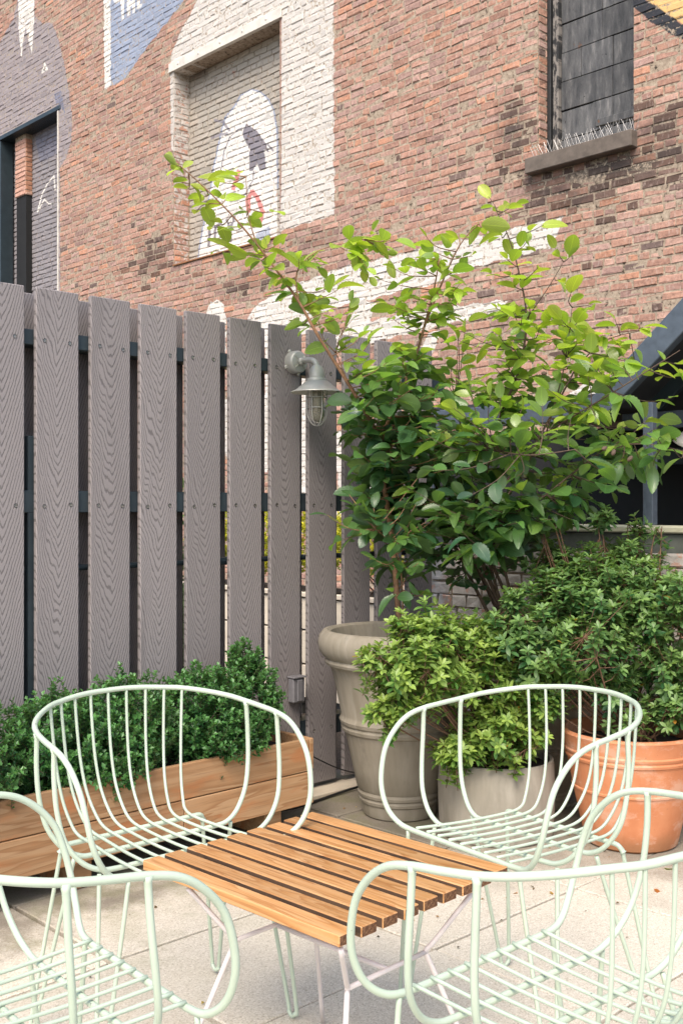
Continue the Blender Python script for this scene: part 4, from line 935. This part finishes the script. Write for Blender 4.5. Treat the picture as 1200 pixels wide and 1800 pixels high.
for (x, y) in [(575, 905), (600, 950), (640, 940), (660, 985), (700, 950), (735, 990), (690, 1040), (745, 1040), (650, 900), (715, 1000)]: T(x, y, 4.4 + rng.normal(0, .06), .098, 5, .85)
broad_shrub('forked_shrub', 'tall forked shrub with an arching left branch growing from the grey pot', (3.50, 3.24, .70), st1, tips)
# many-stemmed shrub behind
base2 = Vector((4.06, 2.92, .5)); st2 = []
for (a, b, c, d, r) in [((800, 960), (790, 860), (770, 760), 4.9, .009), ((835, 950), (850, 850), (880, 725), 4.85, .011), ((855, 960), (900, 860), (960, 760), 4.8, .009), ((815, 940), (820, 820), (800, 700), 5.0, .008), ((880, 950), (960, 870), (1060, 790), 4.6, .008), ((850, 930), (930, 800), (1010, 650), 4.8, .008), ((790, 900), (740, 800), (720, 700), 4.9, .007)]:
    st2.append(([base2 + Vector(rng.normal(0, .05, 3)) * Vector((1, 1, 0)), atdepth(*a, d + .05), atdepth(*b, d), atdepth(*c, d - .05)], r, r * .45))
st2 += [([atdepth(880, 725, 4.8), atdepth(912, 650, 4.75), atdepth(925, 560, 4.72), atdepth(912, 480, 4.7), atdepth(895, 420, 4.68), atdepth(872, 370, 4.66)], .006, .0018),
        ([atdepth(925, 560, 4.72), atdepth(960, 510, 4.7), atdepth(990, 460, 4.68)], .003, .0014),
        ([atdepth(1010, 650, 4.75), atdepth(1060, 600, 4.7), atdepth(1130, 580, 4.65)], .0035, .0014), ([atdepth(960, 760, 4.75), atdepth(990, 650, 4.7), atdepth(1005, 540, 4.66)], .004, .0014),
        ([atdepth(960, 760, 4.75), atdepth(1060, 700, 4.5), atdepth(1140, 650, 4.4), atdepth(1195, 615, 4.35)], .004, .0015),
        ([atdepth(1060, 790, 4.55), atdepth(1130, 780, 4.4), atdepth(1210, 795, 4.3)], .0035, .0014), ([atdepth(860, 790, 4.55), atdepth(930, 800, 4.3), atdepth(1010, 790, 4.2)], .004, .0018)]
tips = []
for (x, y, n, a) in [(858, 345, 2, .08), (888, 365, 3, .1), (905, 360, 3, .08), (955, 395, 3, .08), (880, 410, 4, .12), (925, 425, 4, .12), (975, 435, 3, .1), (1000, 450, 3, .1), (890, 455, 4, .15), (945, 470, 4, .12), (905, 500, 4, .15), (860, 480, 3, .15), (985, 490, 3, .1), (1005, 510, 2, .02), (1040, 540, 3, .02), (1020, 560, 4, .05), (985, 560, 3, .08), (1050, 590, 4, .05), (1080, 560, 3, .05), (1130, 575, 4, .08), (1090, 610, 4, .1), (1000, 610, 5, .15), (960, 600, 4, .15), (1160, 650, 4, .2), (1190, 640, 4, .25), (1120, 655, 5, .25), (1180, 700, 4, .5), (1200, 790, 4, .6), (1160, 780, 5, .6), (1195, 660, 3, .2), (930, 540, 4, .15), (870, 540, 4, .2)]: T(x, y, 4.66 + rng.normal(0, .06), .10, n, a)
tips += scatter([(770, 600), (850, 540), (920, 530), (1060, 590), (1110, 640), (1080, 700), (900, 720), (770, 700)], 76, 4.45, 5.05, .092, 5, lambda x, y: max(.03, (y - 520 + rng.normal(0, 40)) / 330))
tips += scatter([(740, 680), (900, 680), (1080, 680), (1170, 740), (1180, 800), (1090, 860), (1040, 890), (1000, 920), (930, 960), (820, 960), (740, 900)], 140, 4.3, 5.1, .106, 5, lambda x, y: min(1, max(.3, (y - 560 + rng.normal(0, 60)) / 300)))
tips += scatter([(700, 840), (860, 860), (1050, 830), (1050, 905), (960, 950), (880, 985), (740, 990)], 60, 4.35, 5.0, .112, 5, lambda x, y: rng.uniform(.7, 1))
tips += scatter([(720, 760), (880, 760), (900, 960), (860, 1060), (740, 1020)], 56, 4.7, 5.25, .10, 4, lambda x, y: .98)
sh2 = broad_shrub('spreading_shrub', 'wide leafy shrub with many stems spreading over the low wall', tuple(base2), st2, tips, 'barkdark')
for (x, y, d) in [(1062, 788, 4.2), (1078, 795, 4.2), (1107, 806, 4.2), (956, 656, 4.5), (722, 858, 4.4)]:
    m = MB(); m.lathe([(0, .014), (.006, .011), (.009, 0), (.007, -.010), (0, -.015)], 8); o = m.build('dry_cone', M['barkdark'], sh2, True); o.location = atdepth(x, y, d) - base2; o.rotation_euler = (rng.uniform(0, 2), rng.uniform(0, 2), 0)

def rosette_shrub(name, label, origin, blobs, ntips, size, cols, stemmat='barkred', leafmat='azalea', upper=.5):
    """blobs: (centre, radii); rosettes of small leaves at shoot tips, woody stems from the origin"""
    root = thing(name, label, 'shrub', tuple(origin)); O = Vector(origin); L = []; sm_ = MB(); vol = np.array([b[1][0] * b[1][1] * b[1][2] for b in blobs]) ** (2 / 3); pr = vol / vol.sum()
    stems = []
    for (c, r) in blobs:
        for q in range(3):
            e = Vector(c) + Vector((rng.normal(0, .35) * r[0], rng.normal(0, .35) * r[1], rng.normal(.05, .3) * r[2])); mid = O.lerp(e, .5) + Vector((rng.normal(0, .02), rng.normal(0, .02), -.04))
            pth = smooth_path([O + Vector((rng.normal(0, .04), rng.normal(0, .04), 0)), mid, e], 4); N = len(pth); m = MB(); m.tube([p - O for p in pth], [.0048 - .0025 * i / (N - 1) for i in range(N)], 6); m.build('stem', M[stemmat], root, True); stems += [(p, i / N) for i, p in enumerate(pth) if i > N * .3]
    SA = np.array([tuple(q[0]) for q in stems])
    for k in range(ntips):
        c, r = blobs[rng.choice(len(blobs), p=pr)]; v = rng.normal(0, 1, 3); v /= np.linalg.norm(v); v[2] = abs(v[2]) if rng.random() < upper else v[2]
        rad = rng.uniform(.55, 1.05) if rng.random() < .85 else rng.uniform(1.0, 1.25)
        lump = 1 + .16 * math.sin(7 * v[0] + 3 * v[2]) * math.cos(6 * v[1]); tip = Vector(c) + Vector((v[0] * r[0], v[1] * r[1], v[2] * r[2])) * rad * lump
        j = int(np.argmin(np.linalg.norm(SA - np.array(tip), axis=1))); b = Vector(SA[j]); ax = (Vector(v) * .55 + Vector((0, 0, .8)) + Vector(rng.normal(0, .25, 3))).normalized(); ln = rng.uniform(.03, .09)
        base = tip - ax * ln; sm_.tube([b - O, b.lerp(base, .6) - O - Vector((0, 0, .012)), base - O, tip - O], [.0022, .0017, .0014, .001], 4, False)
        young = rng.random(); u = Vector(rng.normal(0, 1, 3)).cross(ax).normalized(); w = ax.cross(u)
        for whorl in range(3):
            nl = 6 if whorl == 0 else 5; h = -whorl * ln * .42
            for q in range(nl):
                a = 2 * math.pi * (q + .37 * whorl) / nl + rng.normal(0, .18); out = u * math.cos(a) + w * math.sin(a); elev = (.75 if whorl == 0 else .35) + rng.normal(0, .2)
                d = (out + ax * elev).normalized(); nm = (ax - out * elev * .6 + Vector(rng.normal(0, .2, 3)) + Vector((0, 0, .4))).normalized()
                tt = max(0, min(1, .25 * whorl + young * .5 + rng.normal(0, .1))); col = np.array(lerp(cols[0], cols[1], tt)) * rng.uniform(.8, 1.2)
                if rng.random() < .004: col = np.array((.45, .22, .04))
                L.append((np.array(tip + ax * h - O), np.array(d), np.array(nm), size * rng.uniform(.7, 1.15) * (.8 if whorl == 0 else 1), col))
    sm_.build('twigs', M[stemmat], root, True)['kind'] = 'stuff'
    link('leaves', leaf_mesh('leaves', AZ, L, M[leafmat]), root)['kind'] = 'stuff'; print(name, len(L)); return root
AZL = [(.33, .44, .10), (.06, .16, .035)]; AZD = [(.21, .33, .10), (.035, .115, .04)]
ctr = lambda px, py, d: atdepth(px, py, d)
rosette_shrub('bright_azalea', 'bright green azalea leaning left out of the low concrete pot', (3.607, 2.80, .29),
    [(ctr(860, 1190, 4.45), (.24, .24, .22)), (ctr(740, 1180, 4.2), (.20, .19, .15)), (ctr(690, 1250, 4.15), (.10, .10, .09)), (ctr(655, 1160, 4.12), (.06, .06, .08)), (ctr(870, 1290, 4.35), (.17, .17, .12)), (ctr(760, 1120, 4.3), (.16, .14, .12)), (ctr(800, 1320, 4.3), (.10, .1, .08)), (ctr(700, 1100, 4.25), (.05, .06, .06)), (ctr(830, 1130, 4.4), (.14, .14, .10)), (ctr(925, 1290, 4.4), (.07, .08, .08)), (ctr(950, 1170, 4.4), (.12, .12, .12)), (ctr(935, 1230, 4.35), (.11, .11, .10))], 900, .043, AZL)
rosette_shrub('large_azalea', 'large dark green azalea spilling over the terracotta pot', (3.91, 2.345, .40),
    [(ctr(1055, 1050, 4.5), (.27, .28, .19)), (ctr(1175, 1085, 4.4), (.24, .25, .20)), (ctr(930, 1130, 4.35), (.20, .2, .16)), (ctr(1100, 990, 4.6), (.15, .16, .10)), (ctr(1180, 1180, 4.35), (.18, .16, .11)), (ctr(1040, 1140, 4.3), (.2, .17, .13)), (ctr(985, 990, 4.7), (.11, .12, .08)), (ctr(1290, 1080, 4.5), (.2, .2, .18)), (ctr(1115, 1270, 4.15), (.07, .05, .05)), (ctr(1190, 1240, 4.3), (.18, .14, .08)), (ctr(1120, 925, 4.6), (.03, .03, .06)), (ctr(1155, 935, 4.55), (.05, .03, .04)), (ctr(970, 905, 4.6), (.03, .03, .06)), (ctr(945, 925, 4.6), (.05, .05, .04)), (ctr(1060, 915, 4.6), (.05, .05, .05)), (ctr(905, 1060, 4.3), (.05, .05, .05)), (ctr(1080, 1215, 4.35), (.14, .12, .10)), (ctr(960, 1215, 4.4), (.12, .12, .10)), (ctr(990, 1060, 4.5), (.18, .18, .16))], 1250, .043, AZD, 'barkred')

def boxwood(name, label, origin, blobs, ntwigs, cols, size=.020, mat='box', sp=.05, nl=12, group=None):
    root = thing(name, label, 'shrub', tuple(origin), 0, group); O = Vector(origin); L = []; m = MB(); vol = np.array([b[1][0] * b[1][1] + b[1][1] * b[1][2] + b[1][0] * b[1][2] for b in blobs]); pr = vol / vol.sum()
    for (c, r) in blobs:
        for q in range(3): m.tube([Vector((0, 0, 0)) + Vector(rng.normal(0, .03, 3)) * Vector((1, 1, 0)), Vector(c) - O + Vector(rng.normal(0, .3, 3)) * Vector(r)], [.006, .002], 5)
    for k in range(ntwigs):
        c, r = blobs[rng.choice(len(blobs), p=pr)]; v = rng.normal(0, 1, 3); v /= np.linalg.norm(v); lump = 1 + .13 * math.sin(9 * v[0] + 2) * math.sin(8 * v[2] + v[1] * 7); rad = rng.uniform(.70, .99) * lump
        tip = Vector(c) + Vector((v[0] * r[0], v[1] * r[1], v[2] * r[2])) * rad; ax = (Vector(v) * .6 + Vector((0, 0, .55)) + Vector(rng.normal(0, .3, 3))).normalized(); ln = rng.uniform(.04, .085)
        u = Vector(rng.normal(0, 1, 3)).cross(ax).normalized(); w = ax.cross(u); m.tube([tip - O - ax * ln, tip - O], [.0012, .0007], 3, False); yg = rng.random()
        for q in range(nl):
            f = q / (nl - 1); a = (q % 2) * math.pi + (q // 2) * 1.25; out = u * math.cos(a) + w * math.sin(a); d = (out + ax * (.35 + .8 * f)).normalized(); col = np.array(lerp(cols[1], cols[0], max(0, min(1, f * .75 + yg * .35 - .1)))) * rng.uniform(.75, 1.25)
            L.append((np.array(tip - ax * ln * (1 - f) - O), np.array(d), np.array((ax + Vector((0, 0, .3)) + Vector(rng.normal(0, .25, 3))).normalized()), size * rng.uniform(.75, 1.2), col))
    m.build('twigs', M['barkdark'], root, True)['kind'] = 'stuff'
    link('leaves', leaf_mesh('leaves', BX, L, M[mat]), root)['kind'] = 'stuff'; return root
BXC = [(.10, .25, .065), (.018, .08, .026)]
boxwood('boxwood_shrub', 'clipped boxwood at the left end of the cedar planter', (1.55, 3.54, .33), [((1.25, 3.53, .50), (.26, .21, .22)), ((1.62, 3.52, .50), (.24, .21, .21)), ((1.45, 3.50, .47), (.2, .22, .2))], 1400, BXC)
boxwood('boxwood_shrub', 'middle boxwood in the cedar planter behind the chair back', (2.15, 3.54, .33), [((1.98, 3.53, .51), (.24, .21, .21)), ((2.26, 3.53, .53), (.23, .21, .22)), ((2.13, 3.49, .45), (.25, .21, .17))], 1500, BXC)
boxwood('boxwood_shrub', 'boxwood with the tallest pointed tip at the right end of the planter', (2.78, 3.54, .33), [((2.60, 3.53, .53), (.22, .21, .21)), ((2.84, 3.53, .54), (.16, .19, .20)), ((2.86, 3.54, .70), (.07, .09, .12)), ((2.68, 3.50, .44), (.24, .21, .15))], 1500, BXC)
YC = [(.62, .55, .05), (.32, .36, .04)]
boxwood('golden_shrub', 'yellow leaved shrub in the cream planter beyond the fence', (5.1, 4.9, .77), [((5.05, 4.5, 1.12), (.22, .3, .25)), ((5.05, 5.0, 1.14), (.22, .3, .25)), ((5.05, 5.5, 1.14), (.22, .3, .25))], 800, YC, .024, 'yellow')
boxwood('golden_shrub', 'yellow green shrub in the farther cream planter', (5.1, 6.3, .77), [((5.05, 6.0, 1.14), (.22, .3, .25)), ((5.05, 6.6, 1.16), (.22, .35, .26))], 500, YC, .026, 'yellow')
boxwood('rear_hedge_shrub', 'dark green shrub glimpsed between the left fence boards', (2.6, 4.4, -.02), [((2.4, 4.35, .5), (.35, .25, .5)), ((2.9, 4.35, .55), (.35, .25, .55))], 600, [(.12, .26, .05), (.04, .12, .03)], .035, 'box')
boxwood('rear_hedge_shrub', 'leafy green shrub behind the middle fence boards', (3.5, 4.6, -.02), [((3.3, 4.75, .8), (.22, .25, .75)), ((3.15, 4.5, .4), (.3, .2, .35))], 450, [(.16, .32, .05), (.06, .15, .03)], .04, 'box')

# ================================================================ TABLE
tb = thing('slatted_table', 'square low table with nine oiled teak slats and pale pink metal legs', 'table', (1.745, 1.865, 0), math.radians(2.0))
SLW, TH = .0475, .024
for k in range(9):
    m = MB(); m.box((0, 0, 0), (SLW, .655, TH), .0022)
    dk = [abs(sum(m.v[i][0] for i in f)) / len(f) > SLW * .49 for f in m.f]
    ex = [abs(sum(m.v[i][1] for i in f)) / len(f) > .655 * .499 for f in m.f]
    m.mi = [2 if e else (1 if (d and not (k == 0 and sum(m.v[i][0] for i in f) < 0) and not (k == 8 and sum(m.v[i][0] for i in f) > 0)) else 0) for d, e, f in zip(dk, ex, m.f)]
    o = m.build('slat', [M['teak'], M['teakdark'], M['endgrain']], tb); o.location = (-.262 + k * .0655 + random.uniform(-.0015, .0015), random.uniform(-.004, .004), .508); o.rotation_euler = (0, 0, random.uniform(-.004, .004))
for y in (-.20, .20):
    m = MB(); m.box((0, y, .490), (.52, .022, .010), .001); m.build('slat_bearer', M['pinkmetal'], tb)
fx, fy = -.055, -.07
for sx in (-1, 1):
    for sy in (-1, 1):
        m = MB(); a = (fx + sx * .215, fy + sy * .245, .487); b = (fx + sx * .128, fy + sy * .18, .36); c = (fx + sx * .25, fy + sy * .27, .006)
        m.tube(smooth_path([a, Vector(a).lerp(Vector(b), .8), b, Vector(b).lerp(Vector(c), .12), c], 4), .0062, 8); m.build('leg', M['pinkmetal'], tb, True)
for sy in (-1, 1):
    m = MB(); m.tube([(fx - .128, fy + sy * .18, .36), (fx + .128, fy + sy * .18, .36)], .0058, 8); m.build('stretcher', M['pinkmetal'], tb, True)
m = MB(); m.tube([(fx, fy - .18, .36), (fx, fy + .18, .36)], .0058, 8); m.build('stretcher', M['pinkmetal'], tb, True)

# ================================================================ CHAIRS
def build_chair(label):
    r = thing('wire_chair', label, 'chair', (0, 0, 0), 0, 'mint wire lounge chairs around the table')
    RIM, HOOP, ROD, LEG = .0073, .0066, .0043, .0056
    half = [(0, .359, .846), (.056, .355, .846), (.11, .341, .844), (.16, .322, .840), (.203, .294, .837), (.255, .244, .828), (.294, .187, .818), (.314, .128, .808), (.324, .06, .80), (.328, 0, .793), (.329, -.055, .779), (.328, -.10, .75), (.326, -.138, .705), (.322, -.158, .65), (.312, -.168, .592), (.288, -.167, .54), (.252, -.158, .508), (.205, -.151, .497), (.1, -.15, .496)]
    full = half + [(-x, y, z) for (x, y, z) in reversed(half[1:])]
    m = MB(); m.tube(smooth_path(full, 5, True), RIM, 10, False, True); m.build('rim_hoop', M['mint'], r, True)
    def hoop(h, rad, nm):
        f = h + [(-x, y, z) for (x, y, z) in reversed(h)]; m = MB(); sp_ = smooth_path(f, 5); rr = [rad] * len(sp_); rr[0] = rr[-1] = rad * 1.5; rr[1] = rr[-2] = rad * 1.06; m.tube(sp_, rr, 8)
        m.build(nm, M['mint'], r, True)
    hoop([(.328, 0, .793), (.330, -.003, .72), (.327, -.012, .64), (.312, -.024, .57), (.278, -.034, .52), (.235, -.04, .494), (.19, -.041, .487), (.08, -.041, .486)], HOOP, 'side_hoop')
    hoop([(.314, .128, .807), (.317, .126, .72), (.313, .12, .64), (.297, .111, .57), (.262, .099, .517), (.222, .09, .492), (.18, .087, .487), (.08, .087, .486)], HOOP, 'side_hoop')
    hoop([(.218, .212, .468), (.205, .205, .486), (.165, .203, .488), (.08, .203, .488)], HOOP, 'seat_bar')
    tops = [(0, .359, .846), (.056, .355, .846), (.11, .341, .844), (.16, .322, .840), (.203, .294, .837)]
    for i in range(-4, 5):
        t = tops[abs(i)]; s = -1 if i < 0 else 1; q = abs(i) / 4; xt = t[0]; xs = .163 * q; xf = .182 * q; yb = t[1]
        def rp(fz, fx_, z): return (s * (xt + (xs - xt) * fx_), yb + (.200 - yb) * fz, z)
        p = [rp(0, 0, t[2]), rp(.03, .12, .76), rp(.10, .28, .67), rp(.25, .50, .59), rp(.52, .75, .532), rp(.82, .93, .504), (s * xs, .15, .4975), (s * (xs * .5 + xf * .5), 0, .4975), (s * xf, -.15, .505)]
        m = MB(); m.tube(smooth_path(p, 5), ROD, 6); m.build('rod', M['mint'], r, True)
    for s in (-1, 1):
        for (a, fa, fb, b) in (((.215, .21, .478), (.277, .262), (.280, .228), (.235, .094, .486)), ((.235, -.043, .484), (.280, -.105), (.281, -.140), (.215, -.152, .492))):
            p = [(s * a[0], a[1], a[2]), (s * (a[0] * .75 + fa[0] * .25), a[1] * .75 + fa[1] * .25, .37), (s * fa[0], fa[1], .045), (s * fa[0], fa[1] - .004, .018), (s * (fa[0] + fb[0]) / 2, (fa[1] + fb[1]) / 2, .0068), (s * fb[0], fb[1] + .004, .018), (s * fb[0], fb[1], .045), (s * (b[0] * .75 + fb[0] * .25), b[1] * .75 + fb[1] * .25, .37), b if s > 0 else (-b[0], b[1], b[2])]
            m = MB(); m.tube(smooth_path(p, 5), LEG, 8); m.build('leg', M['mint'], r, True)
    return r
chair = build_chair('whole mint green wire chair in front of the cedar planter')
poses = [((1.626, 2.297), -.077, (.0016, -.012), None),
         ((2.280, 1.730), -1.742, (.0100, -.022), 'mint green wire chair in front of the concrete and terracotta pots'),
         ((1.623, 1.150), 3.078, (-.005, .012), 'nearest mint green wire chair at the lower right, seen from behind'),
         ((0.971, 1.713), 1.484, (-.008, .018), 'mint green wire chair cut off by the lower left edge')]
for k, (xy, th, tl, lab) in enumerate(poses):
    c = chair if k == 0 else copy_tree(chair)
    c.location = (*xy, 0.0); c.rotation_euler = (tl[0], tl[1], th)
    if lab: c['label'] = lab

# ================================================================ SMALL THINGS ON THE FLOOR
lm = leaf_mesh('fallen_leaf', [BROAD[3]], [(np.zeros(3), np.array((0, 1., 0)), np.array((0, 0, 1.)), 1.0, np.ones(3))], M['leaf'])
for (x, y, s, col, lab) in [(1172, 1528, .05, (.22, .26, .06), 'green leaf fallen on the paving by the terracotta pot'), (1150, 1563, .03, (.45, .16, .04), 'small orange leaf on the paving at the right'), (908, 1570, .02, (.5, .2, .05), 'tiny orange leaf below the right chair seat'), (1160, 1515, .03, (.3, .12, .05), 'brown leaf near the foot of the terracotta pot'), (965, 1568, .02, (.5, .3, .08), 'tiny yellow leaf on the paving by the chair leg')]:
    p = onplane(x, y, 2, .006); o = tag(link('fallen_leaf', lm, None, p, (rng.uniform(-.1, .1), 0, rng.uniform(0, 6))), lab, 'leaf', 'fallen leaves on the paving'); o.scale = (s, s, s); o.color = (*col, 1)
m = MB(); m.box((0, 0, 0), (.022, .014, .010), .004); o = tag(m.build('white_pebble', M['steelwhite']), 'small white pebble on the paving joint', 'pebble'); o.location = onplane(1002, 1573, 2, .006)

# grit and leaf crumbs on the paving, thicker towards the planters
L = []
for k in range(420):
    x, y = rng.uniform(.8, 4.3), rng.uniform(.9, 3.7)
    w = .12 + .88 * (x + y > 5.0) + .5 * (y > 3.0)
    if rng.random() > w: continue
    col = [(.30, .16, .05), (.12, .08, .04), (.40, .30, .10), (.06, .045, .03)][rng.integers(0, 4)]
    L.append((np.array((x, y, .003)), np.array((rng.normal(), rng.normal(), .15)), np.array((rng.normal(0, .3), rng.normal(0, .3), 1.0)), rng.uniform(.006, .017), np.array(col)))
tag(link('leaf_litter', leaf_mesh('leaf_litter', BX, L, M['yellow'])), 'scattered crumbs of dry leaf and grit on the paving', 'leaf litter', None, 'stuff')
